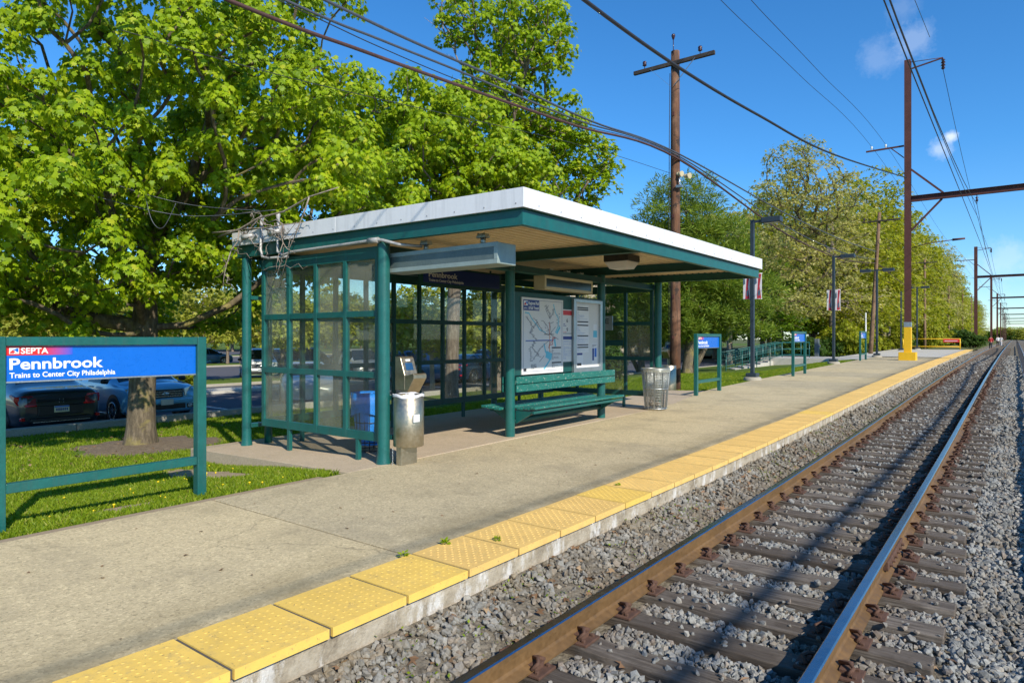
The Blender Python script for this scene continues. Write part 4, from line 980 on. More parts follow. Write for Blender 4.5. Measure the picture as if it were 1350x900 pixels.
# ---------------------------------------------------------------- trees
def grow(rng, base, trunk, centres, bias=.55, steps=4, up=.06, limbs=()):
    """joins every leaf cluster to the nearest wood, from the trunk outward; returns nodes, parents, loads"""
    nodes = [Vector(p) for p in trunk]; par = list(range(-1, len(trunk)-1))
    top = nodes[-1]
    for i0, pts in limbs:
        prev = i0
        for q in pts: nodes.append(Vector(q)); par.append(prev); prev = len(nodes)-1
    order = sorted(centres, key=lambda c: (Vector(c)-top).length)
    pl = [0.]
    for i in range(1, len(nodes)): pl.append(pl[par[i]]+(nodes[i]-nodes[par[i]]).length*(.35 if i < len(trunk) else .8))
    tip = []
    for c in order:
        c = Vector(c); A = np.array([n[:] for n in nodes]); d = np.linalg.norm(A-np.array(c), axis=1)
        pen = d+.42*np.array(pl)+bias*np.maximum(0, A[:, 2]-c.z+.12*d)*2.2
        pen[:max(1, len(trunk)//2)] += 50
        i = int(np.argmin(pen)); a = nodes[i]; v = c-a; L = v.length
        if L < .05: tip.append(i); continue
        k = max(1, min(steps, int(L/.5)+1)); prev = i
        off = Vector(rng.normal(0, .07*L, 3))
        for q in range(1, k+1):
            t = q/k; p = a+v*t+off*math.sin(PI*t)+Vector((0, 0, up*L*math.sin(PI*t)*.5))
            nodes.append(p); par.append(prev); pl.append(pl[prev]+L/k); prev = len(nodes)-1
        tip.append(prev)
    load = np.zeros(len(nodes))
    for t in tip: load[t] += 1
    for i in range(len(nodes)-1, 0, -1): load[par[i]] += load[i]
    return nodes, par, load
def wood_mesh(nodes, par, load, r_tip, r_trunk, ntrunk, power=.5, sides=6, flare=1.45):
    b = MB(); ch = {}
    for i, p in enumerate(par): ch.setdefault(p, []).append(i)
    mx = load[0]
    def R(i): return max(r_tip, r_trunk*(max(load[i], 1)/mx)**power)
    done = set()
    starts = [0]
    while starts:
        i = starts.pop(); chain = []
        if par[i] >= 0: chain.append((nodes[par[i]], min(R(i)*1.15, R(par[i]))))
        while True:
            chain.append((nodes[i], R(i)*(flare if i == 0 else 1.12 if i == 1 and ntrunk > 3 else 1)))
            cs = ch.get(i, [])
            if not cs: break
            cs = sorted(cs, key=lambda q: -load[q]); starts += cs[1:]; i = cs[0]
        if len(chain) > 1:
            n = 12 if chain[0][1] > .12 else sides if chain[0][1] > .03 else 4
            b.tube([c[0] for c in chain], [c[1] for c in chain], n, 0, False)
    return b
MAPLE = [(0, 0, 0), (.20, -.06, -.02), (.34, .10, -.05), (.56, .34, -.12), (.30, .42, -.03), (.30, .70, -.10), (.10, .62, -.03), (0, 1.02, -.16), (-.10, .62, -.03), (-.30, .70, -.10), (-.30, .42, -.03), (-.56, .34, -.12), (-.34, .10, -.05), (-.20, -.06, -.02)]
DIAM = [(0, 0, 0), (.32, .45, -.06), (0, 1., -.12), (-.32, .45, -.06)]
CLUMP = [(-.1, -.1, 0), (.45, 0, -.1), (.2, .4, 0), (.5, .9, -.1), (0, .65, .05), (-.45, .95, -.1), (-.2, .45, 0), (-.55, .1, -.1)]
NEED = [(0, 0, 0), (.07, .5, 0), (0, 1., -.05), (-.07, .5, 0)]
def leaf_mesh(P, tipd, nrm, size, shape, name, mat, parent):
    n = len(P); sh = np.array(shape, float); K = len(sh)
    t = tipd/np.linalg.norm(tipd, axis=1, keepdims=True); s_ = np.cross(t, nrm); s_ /= np.linalg.norm(s_, axis=1, keepdims=True)+1e-9; u = np.cross(s_, t)
    V = P[:, None]+size[:, None, None]*(sh[None, :, 0:1]*s_[:, None]+sh[None, :, 1:2]*t[:, None]+sh[None, :, 2:3]*u[:, None])
    return mesh_np(name, V.reshape(-1, 3), np.arange(n*K), np.arange(n)*K, mat, parent)
def spray_leaves(rng, centres, per, R, rz, size, droop=.55, jit=.5):
    """leaves hung over low domes round every cluster centre"""
    c = np.repeat(np.array(centres, float), per, 0); n = len(c)
    sc = np.repeat(rng.uniform(.7, 1.25, len(centres)), per)
    a = rng.uniform(0, 2*PI, n); q = np.sqrt(rng.random(n)); r = q*R*sc
    P = c+np.stack([r*np.cos(a), r*np.sin(a), rz*sc*(1-1.6*q**2)+rng.normal(0, rz*.45, n)], 1)
    rad = np.stack([np.cos(a), np.sin(a), np.zeros(n)], 1)
    tip = rad*(1-droop*.5)+np.array([0, 0, -1.])*droop+rng.normal(0, jit*.6, (n, 3))
    nrm = np.array([0, 0, 1.])*(1.15-droop*.8)+rad*(.3+.6*droop)+rng.normal(0, jit*.8, (n, 3))
    return P, tip, nrm, size*rng.uniform(.65, 1.25, n)
def in_blobs(rng, blobs, n, mind, hollow=.35, ok=None):
    """cluster centres spread through a union of ellipsoids (x, y, z, rx, ry, rz, share), denser near the outside"""
    out = []; W = np.array([b[6] for b in blobs], float); W /= W.sum(); tries = 0
    while len(out) < n and tries < n*60:
        tries += 1; b = blobs[rng.choice(len(blobs), p=W)]
        d = rng.normal(size=3); d /= np.linalg.norm(d); q = hollow+(1-hollow)*rng.random()**.6
        p = np.array(b[:3])+d*q*np.array(b[3:6])
        if ok and not ok(p): continue
        if out and np.min(np.linalg.norm(np.array(out)-p, axis=1)) < mind: continue
        out.append(p)
    return out
def tree(name, label, cat, loc, blobs, ncl, mind, trunk, r_trunk, bark, leaf, per, R, rz, size, shape, seed, group=None, droop=.55, r_tip=.012, bare=0, ok=None, hollow=.35, power=.5, limbs=(), jit=.5):
    rng = np.random.default_rng(seed)
    t = thing(name, label, cat, loc, 0, group)
    cs = in_blobs(rng, blobs, ncl, mind, hollow, ok)
    nodes, par, load = grow(rng, None, trunk, cs, limbs=limbs)
    wood_mesh(nodes, par, load, r_tip, r_trunk, len(trunk), power).build('trunk', bark, t)
    cl = cs[:int(len(cs)*(1-bare))] if bare else cs
    P, tp, nm, sz = spray_leaves(rng, cl, per, R, rz, size, droop, jit)
    leaf_mesh(P, tp, nm, sz, shape, 'crown', leaf, t)
    return t
# the big maple before the shelter: crown kept off the roof
def okT1(p):
    w = p+np.array([T1.x, T1.y, T1.z])
    return not (w[0] > -11.2 and w[1] > 5.2 and w[2] < 4.4) and w[0] < -8.0
tree('maple_tree', 'big spreading maple with drooping lime green leaves beside the near name sign', 'tree', T1,
     [(0, 0, 5.6, 4.4, 4.6, 2.5, 5), (-.8, -2.6, 4.4, 3.4, 3.2, 1.9, 3), (1.1, 2.2, 4.9, 3.1, 3.0, 2.0, 2.6), (.3, .2, 8.4, 3.8, 4.0, 2.2, 3), (1.8, -1.6, 4.0, 2.4, 2.6, 1.3, 1.6), (1.6, .2, 6.4, 2.6, 3.2, 2.4, 2), (-1.6, -4.6, 4.6, 2.4, 2.4, 1.9, 1.4), (-1.4, -3.4, 2.9, 2.4, 2.6, .9, 1.6), (-2.2, 1.2, 3.0, 1.8, 2.4, .9, 1.0), (.6, -1.6, 2.9, 1.5, 1.5, .7, .7)],
     600, .44, [(0, 0, -.1), (.0, .0, .35), (.02, .01, 1.0), (.03, .03, 1.7), (.04, .05, 2.3), (.03, .08, 3.0), (.0, .1, 3.8), (0, .12, 4.8)], .235, BARK, LEAF, 175, .37, .18, .106, MAPLE, 3, ok=okT1, hollow=.4, droop=.95, jit=.42, power=.42,
     limbs=[(4, [(-.5, -.9, 2.5), (-.9, -1.9, 3.0), (-1.2, -2.9, 3.3)]), (4, [(.45, .6, 2.35), (.9, 1.3, 2.75), (1.5, 2.1, 3.6), (1.7, 2.6, 4.4)]), (4, [(.6, -.3, 2.7), (1.3, -.8, 3.4), (1.8, -1.3, 4.4)]), (5, [(-.7, .5, 3.6), (-1.2, 1.0, 4.8), (-1.5, 1.4, 6.2)]), (5, [(.3, -.7, 3.9), (.4, -1.3, 5.4), (.5, -1.8, 7.0)]), (6, [(.6, .5, 4.8), (1.0, .8, 6.2), (1.1, 1.0, 7.6)])])
def tpx(px, D, dz=0):
    p = atD(px, 446, D); return Vector((p.x, p.y, ground(p.x, p.y)+dz))
def blob_px(base, px, py, D, rx, rz, share=1, ry=None):
    p = atD(px, py, D)-base; return (p.x, p.y, p.z, rx, ry or rx, rz, share)
# second maple, behind the shelter
b2 = tpx(594.7, 21.3)
tree('maple_tree', 'bright green maple rising behind the shelter roof, its trunk seen through the glazing', 'tree', b2,
     [blob_px(b2, 520, 185, 20, 2.8, 1.9, 3), blob_px(b2, 470, 235, 19.5, 2.4, 1.5, 2), blob_px(b2, 600, 190, 20.5, 2.2, 1.7, 2), blob_px(b2, 640, 235, 21, 2.2, 1.2, 2), blob_px(b2, 545, 250, 21, 3.2, 1.2, 2)],
     260, .5, [(0, 0, -.1), (0, 0, .5), (.05, .0, 1.6), (.1, .0, 2.8), (.1, .05, 3.8), (.05, .1, 4.8), (0, .1, 5.6)], .21, BARK2, LEAF, 130, .44, .2, .14, MAPLE, 5, hollow=.3, droop=.9, jit=.42)
b3 = tpx(655, 26.5)
t3 = tree('maple_tree', 'tall loose maple with dead grey top branches standing behind the second maple', 'tree', b3,
     [blob_px(b3, 690, 55, 26, 2.0, 1.9, 3), blob_px(b3, 655, 120, 26, 1.7, 1.6, 1.6), blob_px(b3, 720, 30, 26, 1.0, 1.0, 1), blob_px(b3, 600, 20, 26, .9, 1.3, .7), blob_px(b3, 690, 150, 27, 1.6, 1.2, 1), blob_px(b3, 740, 160, 27, 1.3, 1.0, 1)],
     130, .62, [(0, 0, -.1), (0, 0, .6), (.0, .0, 2.5), (.05, 0, 4.5), (.1, .1, 6.5), (.1, .1, 8.5), (.2, .1, 10)], .24, BARK2, LEAF, 75, .44, .2, .165, MAPLE, 8, hollow=.2, droop=.8)
b = MB(); rr = random.Random(11)
for (x0, y0, x1, y1) in ((690, 150, 668, -10), (690, 140, 700, 0), (660, 110, 600, 10), (640, 130, 575, 30), (600, 70, 570, -5), (690, 90, 725, 10)):
    a, c = atD(x0, y0, 26)-b3, atD(x1, y1, 26)-b3; pts = [a.lerp(c, q/6)+Vector((rr.uniform(-.1, .1),)*3)*(q % 5 > 0) for q in range(7)]
    b.tube(pts, [.05-.006*q for q in range(7)], 5)
    for q in range(2, 7):
        e = pts[q]+Vector((rr.uniform(-.7, .7), rr.uniform(-.7, .7), rr.uniform(.3, .9))); b.tube([pts[q], (pts[q]+e)/2+Vector((.05, 0, 0)), e], [.02, .013, .006], 4)
b.build('dead_branch', DEADB, t3)
b4 = tpx(742, 28)
tree('maple_tree', 'lower maple with bare twigs reaching right behind the shelter roof', 'tree', b4,
     [blob_px(b4, 755, 215, 28, 1.7, 1.2, 2), blob_px(b4, 700, 200, 28, 2.0, 1.7, 2), blob_px(b4, 780, 250, 28, 1.1, .8, 1), blob_px(b4, 690, 262, 28, 2.6, 1.2, 1.5)],
     120, .6, [(0, 0, -.1), (0, 0, .6), (0, 0, 2), (.05, 0, 3.5), (.1, .1, 5)], .2, BARK2, LEAF, 66, .62, .22, .19, CLUMP, 12, hollow=.25, bare=.12)
b = MB()
# further trees of the row behind the shelter and the lot trees share a few meshes
def young(seed, h, leaf, bark, label, name='young_tree', n=60, per=60, R=.55, size=.2, wide=1.5, r=.11, power=.5, group=None, cat='tree', shape=CLUMP, low=.35):
    return tree(name, label, cat, (0, 0, 0), [(0, 0, h*.62, wide, wide, h*.30, 2), (0, 0, h*(low+.12), wide*1.15, wide*1.15, h*.16, 1)], n, .45*wide/1.5, [(0, 0, -.2), (0, 0, .3), (.02, 0, h*.18), (.03, 0, h*.32), (.0, 0, h*.5), (0, 0, h*.72)], r, bark, leaf, per, R, .25, size, shape, seed, group, r_tip=.014, hollow=.2, power=power)
LG = 'young trees on the strips of the car park'
ya = young(21, 5.6, LEAFO, BARK3, 'small tree with pale trunk and thin olive leaves in the car park', n=70, per=46, group=LG, wide=1.9)
yb = young(22, 5.2, LEAFO, BARK2, 'small round tree with olive leaves in the car park', n=80, per=60, group=LG, wide=2.0)
yc = young(23, 6.2, LEAFY, BARK2, 'bright yellow green tree on a car park strip', n=90, per=60, group=LG, wide=2.2)
YV = {'a': ya, 'b': yb, 'c': yc}; yu = set(); YL = {k: o['label'] for k, o in YV.items()}
def plant(key, px, D, s=1., lab=None, pool=None, used_=None, group=None):
    pool = pool or YV; used_ = yu if used_ is None else used_
    src = pool[key]; p = tpx(px, D); p.z = ground(p.x, p.y) if p.x > -17.3 else (-.41 if any(abs(p.x-L[0]) < 1.5 for L in LOTS) else -.56)
    rz = random.uniform(0, 6.28)
    if src.name not in used_:
        used_.add(src.name); src.location = p; src.rotation_euler.z = rz; src.scale = (s,)*3
        if lab: src['label'] = lab
        return src
    return dup(src, p, rz, lab or YL[key], group, s)
def onrow(px, X):  # depth at which a pixel column meets the strip at X
    return X/(-S+C*(px-CX)/F)
for key, px, X, s, lab in (('a', 268, -31.4, 1.0, 'small tree with pale straight trunk seen between near sign and shelter'), ('b', 372, -31.5, 1.0, 'round olive tree seen through the end glazing of the shelter'), ('c', 300, -52, 1.0, None), ('b', 318, -52, 1.15, None), ('a', 408, -52, 1.0, None), ('c', 440, -31.6, .9, None), ('c', 460, -52, 1.1, None),
                           ('a', 570, -20.6, .9, 'slim pale trunk seen through the rear glazing beside the big trunk'), ('b', 655, -16.4, .95, 'pale tree seen through the rear glazing beside the bench post'), ('a', 640, -31.5, 1.0, None), ('c', 700, -31.5, 1., None), ('b', 60, -31.5, 1.1, None), ('a', 20, -31.5, 1.0, None), ('b', 130, -52, 1.1, None), ('c', 225, -52, 1.1, None),
                           ('b', 500, -52, 1.2, None), ('c', 530, -31.5, .95, None), ('a', 600, -52, 1.2, None), ('b', 560, -52, 1.2, None), ('b', 180, -78, 1.4, None), ('c', 350, -78, 1.4, None), ('b', 480, -78, 1.5, None), ('a', 80, -78, 1.4, None), ('b', 800, -31.5, .9, None), ('a', 830, -31.4, .8, None), ('c', 850, -52, 1.1, None), ('b', 770, -52, 1.1, None)):
    plant(key, px, onrow(px, X), s, lab)
# woods and far trees: a few kinds, copied with their trunks
WV = {}
WV['y1'] = young(31, 17, LEAFY, BARK2W, 'tall yellow green tree at the edge of the wood', 'woodland_tree', 200, 34, .95, .26, 3.3, .24, group='trees of the wood beside the track', low=.2)
WV['y2'] = young(32, 15, LEAFY, BARK2W, 'tall yellow green tree at the edge of the wood', 'woodland_tree', 180, 30, .9, .26, 3.0, .22, group='trees of the wood beside the track', low=.15)
WV['o1'] = young(33, 16, LEAFP, BARK2W, 'tall pale budding tree among the yellow green trees of the wood', 'woodland_tree', 180, 20, .85, .22, 3.4, .24, group='trees of the wood beside the track', low=.2)
WV['g1'] = young(34, 14, LEAF2, BARK2, 'darker green tree inside the wood beside the track', 'woodland_tree', 170, 36, .9, .30, 3.2, .22, group='trees of the wood beside the track', low=.2)
WV['f1'] = young(35, 11, LEAFO, BARK2, 'far round tree beyond the car park', 'distant_tree', 120, 40, 1.2, .45, 3.8, .25, group='far trees beyond the car park', low=.2)
WV['f2'] = young(36, 12, LEAF2, BARK2, 'far dark green tree beyond the car park', 'distant_tree', 120, 44, 1.2, .45, 4.0, .25, group='far trees beyond the car park', low=.2)
WV['f3'] = young(37, 10, LEAFY, BARK2, 'far yellow green tree beyond the car park', 'distant_tree', 120, 40, 1.1, .45, 3.6, .25, group='far trees beyond the car park', low=.2)
wu = set(); rr = random.Random(5)
def wood(key, X, Y, s, low=.1):
    src = WV[key]; z = ground(X, Y)-low; rz = rr.uniform(0, 6.28)
    if src.name not in wu: wu.add(src.name); src.location = (X, Y, z); src.rotation_euler.z = rz; src.scale = (s,)*3
    else: dup(src, (X, Y, z), rz, None, None, s)
Y = 66.
while Y < 330:
    for row, X0 in enumerate((-13.6 if Y < 72 else -12.2, -19.0, -26)):
        if row == 2 and Y > 150: continue
        X = X0+rr.uniform(-1.1, .8); 
        wood(rr.choice(['y1', 'y2', 'y1', 'o1', 'y2', 'g1'] if row else ['y1', 'y2', 'o1', 'o1', 'y2']), X, Y+rr.uniform(-2, 2), rr.uniform(.85, 1.12)*(1.25 if 74 < Y < 200 else 1.05))
    Y += 6.2 if Y < 130 else 10.5
for X, Y, k, s in ((-20, 58, 'o1', .95), (-25, 62, 'y2', 1.0), (-17.5, 61, 'g1', .8), (-31, 66, 'y1', .9), (-36, 60, 'o1', .8), (-30, 72, 'g1', 1)): wood(k, X, Y, s)
for i in range(46):
    px = -120+i*24+rr.uniform(-10, 10); D = rr.uniform(112, 165)
    if 745 < px < 860 and D < 140: D += 40
    p = atD(px, 446, D); k = rr.choice(['f1', 'f2', 'f3', 'f1', 'f3'])
    wood(k, p.x, p.y, rr.uniform(.75, 1.15))
for i in range(18):
    X = -44+i*3.4+rr.uniform(-1, 1); wood(rr.choice(['f1', 'f2', 'f3']), X, 660+rr.uniform(-25, 60), rr.uniform(1.0, 1.4), 3.2)
# pale oak by the stairs
b5 = gpx(1075, 462)
tree('oak_tree', 'large pale oak with catkins and dark limbs beside the green stair rails', 'tree', b5,
     [blob_px(b5, 1060, 260, 50, 4.0, 2.6, 3), blob_px(b5, 1035, 330, 49, 3.0, 2.4, 2), blob_px(b5, 1090, 330, 51, 3.0, 3.2, 2), blob_px(b5, 1050, 400, 49, 2.6, 1.4, 1.4), blob_px(b5, 1055, 215, 50, 2.6, 1.6, 1.3)],
     260, .75, [(0, 0, -.2), (0, 0, .8), (-.05, .0, 2.2), (-.15, 0, 3.6), (-.3, .1, 5.2), (-.5, .1, 7.5), (-.6, 0, 10)], .40, BARK, LEAFP, 44, .62, .32, .19, CLUMP, 41, r_tip=.018, hollow=.15)
# pine behind the utility pole
b6 = gpx(906, 492)
rng = np.random.default_rng(61)
tp_ = thing('pine_tree', 'broad soft pine with two dark trunks behind the wooden utility pole', 'tree', b6)
cs = in_blobs(rng, [(0, 0, 4.0, 2.7, 2.7, 2.6, 3), (1.0, 1.4, 3.2, 2.4, 2.4, 2.0, 2), (-.4, -1.2, 3.6, 2.2, 2.2, 2.2, 2), (-.3, 0, 6.6, 1.8, 1.8, 2.3, 1.6), (.9, 1.0, 6.0, 1.6, 1.6, 1.9, 1)], 260, .48, .2)
nodes, par, load = grow(rng, None, [(0, 0, -.2), (0, 0, .3), (.08, .05, 1.), (.15, .1, 2), (.1, .05, 3.2), (0, 0, 5), (0, 0, 7)], cs, .1, 3, -.05)
bw = wood_mesh(nodes, par, load, .012, .2, 7); bw.tube([(0.1, .1, -.1), (.45, .6, .9), (.8, 1.0, 2.0), (.9, 1.1, 3.2)], [.17, .13, .11, .07], 8); bw.build('trunk', BARK, tp_)
P, tpv, nm, sz = spray_leaves(rng, cs, 230, .55, .25, .30, .1, .9)
tpv += np.array([0, 0, .5]); leaf_mesh(P, tpv, nm, sz, NEED, 'crown', NEEDLE, tp_)
tp_.scale = (1.25, 1.25, 1.22)
dup(tp_, tpx(846, 40), 2.1, 'second soft pine seen past the far glazed wall of the shelter', scale=.95)
# shrubs
SV = {}
def shrub(seed, leaf, lab, group): 
    return tree('shrub', lab, 'shrub', (0, 0, 0), [(0, 0, .75, 1.0, 1.0, .7, 1)], 55, .25, [(0, 0, -.1), (0, 0, .15), (0, 0, .4)], .05, BARK2, leaf, 60, .3, .15, .15, CLUMP, seed, group, r_tip=.008, hollow=.3)
SV['g'] = shrub(51, LEAFB, 'rounded deep green shrub at the foot of the trees', 'shrubs at the foot of the trees')
SV['y'] = shrub(52, LEAFY, 'ragged yellow green shrub at the foot of the wood', 'shrubs at the foot of the trees')
su = set()
def put_shrub(k, p, s, lab=None, sz=1):
    src = SV[k]
    if src.name not in su:
        su.add(src.name); src.location = p; src.scale = (s, s, s*sz); o = src
        if lab: o['label'] = lab
    else: o = dup(src, p, random.uniform(0, 6.28), lab, None, (s, s, s*sz))
for i in range(34):
    Y = 62+i*4.2+rr.uniform(-1, 1); X = rr.uniform(-13.5, -10.2) if Y < 100 else rr.uniform(-12, -8.5)
    put_shrub(rr.choice('gyy'), (X, Y, ground(X, Y)-.1), rr.uniform(.9, 1.7), None, rr.uniform(.9, 1.6))
p = atD(1283, 452, 84); put_shrub('g', (p.x, p.y, ground(p.x, p.y)), 1.35, 'low deep green shrub beside the end barrier and the second steel mast', .8)
p = atD(1272, 452, 84); put_shrub('g', (p.x, p.y, ground(p.x, p.y)), 1.1, 'taller deep green shrub behind the yellow end barrier', 1.3)
p = tpx(560, 40); put_shrub('g', (p.x, p.y, -.56), 1.1, 'clipped dark green shrub beyond the rear glazing')
p = tpx(796, 31); put_shrub('g', (p.x, p.y, ground(p.x, p.y)), 1.0, 'clipped round shrub seen through the far glazed wall', 1.2)
p = tpx(232, 27); put_shrub('y', (p.x, p.y, -.56), .8, 'flowering pale shrub behind the ice blue car')
for px, D in ((1040, 50), (1062, 49), (1090, 56), (1110, 57), (1130, 60)):
    p = tpx(px, D); put_shrub('g', (p.x, p.y, p.z), 1.2)

# ---------------------------------------------------------------- grass
def grass(name, regs, seed, lab):
    rng = np.random.default_rng(seed); P = []; Hh = []
    for (x0, x1, y0, y1, dens, h) in regs:
        n = int((x1-x0)*(y1-y0)*dens); P.append(np.stack([rng.uniform(x0, x1, n), rng.uniform(y0, y1, n)], 1)); Hh.append(np.full(n, h))
    P = np.concatenate(P); h = np.concatenate(Hh)*rng.uniform(.5, 1.35, len(P))
    d1 = np.hypot((P[:, 0]-T1.x-.2)/1.45, (P[:, 1]-T1.y-.1)/1.4); d2 = np.hypot((P[:, 0]+9)/1.35, (P[:, 1]-4.75)/.36); d3 = np.hypot((P[:, 0]+7.35)/.22, (P[:, 1]-3)/.4)
    slab = (P[:, 0] > -10.8) & (P[:, 1] > 5.38) & (P[:, 1] < 15.4)
    thin = (np.sin(P[:, 0]*2.1+np.sin(P[:, 1]*1.3)*2)*np.sin(P[:, 1]*1.7+P[:, 0]) > .86)
    k = (d1 > rng.uniform(.85, 1.05, len(P))) & (d2 > rng.uniform(.7, 1.05, len(P))) & (d3 > rng.uniform(.6, 1.1, len(P))) & ~slab & ~(thin & (rng.random(len(P)) < .8))
    xl = np.interp(P[:, 1], [15.2, 19.5], [-6.87, -7.56]); k &= P[:, 0] < xl
    k &= ~((P[:, 0] > -9) & (P[:, 1] > 15.3) & (P[:, 1] < 19.7))
    P, h = P[k], h[k]; n = len(P)
    z = np.array([ground(x, y) for x, y in P]); a = rng.uniform(0, 2*PI, n); w_ = h*.11+.0025
    lean = rng.normal(0, .45, (n, 2))*h[:, None]
    dx = np.stack([np.cos(a)*w_, np.sin(a)*w_], 1)
    V = np.zeros((n, 5, 3)); V[:, 0, :2] = P-dx; V[:, 1, :2] = P+dx; V[:, 2, :2] = P+dx*.75+lean*.4; V[:, 3, :2] = P+lean; V[:, 4, :2] = P-dx*.75+lean*.4
    V[:, :2, 2] = (z-.01)[:, None]; V[:, 2, 2] = z+h*.55; V[:, 4, 2] = z+h*.55; V[:, 3, 2] = z+h
    o = mesh_np(name, V.reshape(-1, 3), np.arange(n*5), np.arange(n)*5, GRASSM); o['kind'] = 'stuff'; tag(o, lab, 'grass'); return o
grass('grass', [(-10.2, -6.8, 1.0, 5.5, 4200, .055), (-17, -10.2, 1.5, 12, 1100, .06), (-13.5, -10.7, 5.5, 20, 900, .06), (-9.8, -6.9, 15, 30, 1300, .055), (-10, -7.3, 30, 45, 500, .065), (-15, -9.8, 18, 34, 450, .065)], 71, 'short mown green grass of the lawns along the platform')
b = MB(); rr = random.Random(8)
for i in range(150):
    x, y = (rr.uniform(-10, -6.95), rr.uniform(1.6, 5.3)) if i < 60 else (rr.uniform(-11, -7.7), rr.uniform(19, 34))
    z = ground(x, y)+rr.uniform(.03, .06); r = rr.uniform(.012, .02); b.lathe([(0, .008), (r, 0), (r*.5, -.008), (.002, -.04)], 6, 0, (x, y, z))
o = b.build('dandelion_flowers', DANDY); o['kind'] = 'stuff'; tag(o, 'yellow dandelion heads scattered in the grass', 'flowers')
rng = np.random.default_rng(9); n = 900
P = np.stack([rng.uniform(-3.15, -2.4, n), rng.uniform(1.8, 16, n), np.zeros(n)], 1); P[:n//3, 0] = rng.uniform(-16.6, -10.5, n//3); P[:n//3, 1] = rng.uniform(2, 10, n//3)
P[n//3:n//2, 0] = rng.uniform(-2.3, .8, n//2-n//3)
P[:, 2] = [ground(x, y)+.05 if x < -5 else BED(x, y)+.045 for x, y, _ in P]
o = leaf_mesh(P, rng.normal(size=(n, 3))*[1, 1, .3], rng.normal(0, .4, (n, 3))+[0, 0, 1], rng.uniform(.03, .07, n), CLUMP, 'fallen_leaves', DRYLEAF, None); o['kind'] = 'stuff'; tag(o, 'dry brown leaves caught in the ballast and by the kerb', 'leaves')
n = 1500; rng = np.random.default_rng(23)
cc = np.stack([rng.uniform(-3.15, -2.55, 60), rng.uniform(1.6, 20, 60)], 1); P = cc[rng.integers(0, 60, n)]+rng.normal(0, .09, (n, 2)); P[:, 0] = np.clip(P[:, 0], -3.19, -2.3)
P = np.concatenate([P, np.array([[BED(x, y)+.035] for x, y in P])], 1)
o = leaf_mesh(P, rng.normal(size=(n, 3))*[1, 1, .2]+[0, 0, .5], rng.normal(0, .4, (n, 3))+[0, 0, 1], rng.uniform(.012, .032, n), DIAM, 'weeds', GRASSM, None); o['kind'] = 'stuff'; tag(o, 'thin moss and seedlings in the dirty ballast by the platform wall', 'weeds')
n = 60; rng = np.random.default_rng(19)
P = np.stack([rng.uniform(-6.5, -3.9, n), rng.uniform(1.5, 14, n), np.full(n, .008)], 1)
o = leaf_mesh(P, rng.normal(size=(n, 3))*[1, 1, .1], rng.normal(0, .2, (n, 3))+[0, 0, 1], rng.uniform(.015, .04, n), CLUMP, 'scattered_leaves', DRYLEAF, None); o['kind'] = 'stuff'; tag(o, 'few small dry leaf bits lying on the platform concrete', 'leaves')
def weed(x, y, z, s, lab):
    rng = np.random.default_rng(int(abs(y)*100)); n = 26; a = rng.uniform(0, 6.28, n)
    t = thing('weed', lab, 'plant', (x, y, z))
    leaf_mesh(np.stack([np.cos(a)*.03*s, np.sin(a)*.03*s, rng.uniform(0, .06*s, n)], 1), np.stack([np.cos(a), np.sin(a), rng.uniform(.1, .9, n)], 1), rng.normal(0, .3, (n, 3))+[0, 0, 1], rng.uniform(.05, .11, n)*s, DIAM, 'leaves', LEAF, t)
for px, py, X, s, lab in ((366, 486, 0, 0, 0),):
    pass
for (px, py, z, s, lab) in ((587, 716, .02, .42, 'small weed sprouting between two tactile tiles'), (553+102, 711, .02, .35, 'tiny weed on a faded tile near the brighter ones'), (553, 890, -.38, 1.0, 'green weed in the ballast at the bottom by the rail'), (659, 812, -.36, .8, 'small weed in the ballast between platform wall and rail'), (815, 640, .01, .35, 'small weed at the joint of two platform slabs'), (532, 733, .01, .45, 'grassy tuft in the slab joint beside the bright tiles')):
    D = F*(H-z)/(py-HY); p = atD(px, py, D); weed(p.x, p.y, z, s, lab)

# ---------------------------------------------------------------- poles and wires
def pole_thing(label, x, y, top, r0, r1, mat, lean=(0, 0), arm=2.7, armz=.45, group='wooden utility poles along the platform', full=True):
    zb = ground(x, y); t = thing('utility_pole', label, 'utility pole', (x, y, zb), 0, group); Hh = top-zb
    pts = [(lean[0]*q, lean[1]*q, -.5+(Hh+.5)*q) for q in (0, .25, .5, .75, 1)]
    MB().tube(pts, [r0+(r1-r0)*q for q in (0, .25, .5, .75, 1)], 14).build('pole', mat, t)
    tx, ty = lean
    a = MB().box((tx-arm/2, ty-r1-.11, Hh-armz-.06), (tx+arm/2, ty-r1-.005, Hh-armz+.06)); ar = a.build('crossarm', ARMW, t, bevel=.008)
    for s in (-1, 1):
        MB().bar((tx+s*arm*.28, ty-r1-.12, Hh-armz-.02), (tx+s*.05, ty-r1-.12, Hh-armz-.75), .03, .008).build('brace', ALU, t)
    for q in (-.36, .33):
        b = MB().cyl(tx+q*arm, ty-r1-.06, Hh-armz+.06, Hh-armz+.20, .012, n=6); b.lathe([(.0, .32), (.05, .31), (.07, .26), (.055, .22), (.075, .18), (.03, .15)], 10, 0, (tx+q*arm, ty-r1-.06, Hh-armz)); b.build('insulator', INSUL, t)
    if full:
        b = MB().cyl(tx, ty-r1-.02, Hh-.15, Hh+.36, .014, n=6); b.lathe([(0, .52), (.05, .5), (.065, .45), (.05, .40), (.03, .34)], 10, 0, (tx, ty-r1-.02, Hh)); b.build('insulator', INSUL, t)
    return t, Hh
WP = Vector((-8.75, 20.25, 0)); WP.z = ground(WP.x, WP.y)
wp, hh = pole_thing('tall brown wooden utility pole with crossarm rising behind the shelter roof', WP.x, WP.y, 11.0, .175, .135, POLEW, arm=2.75)
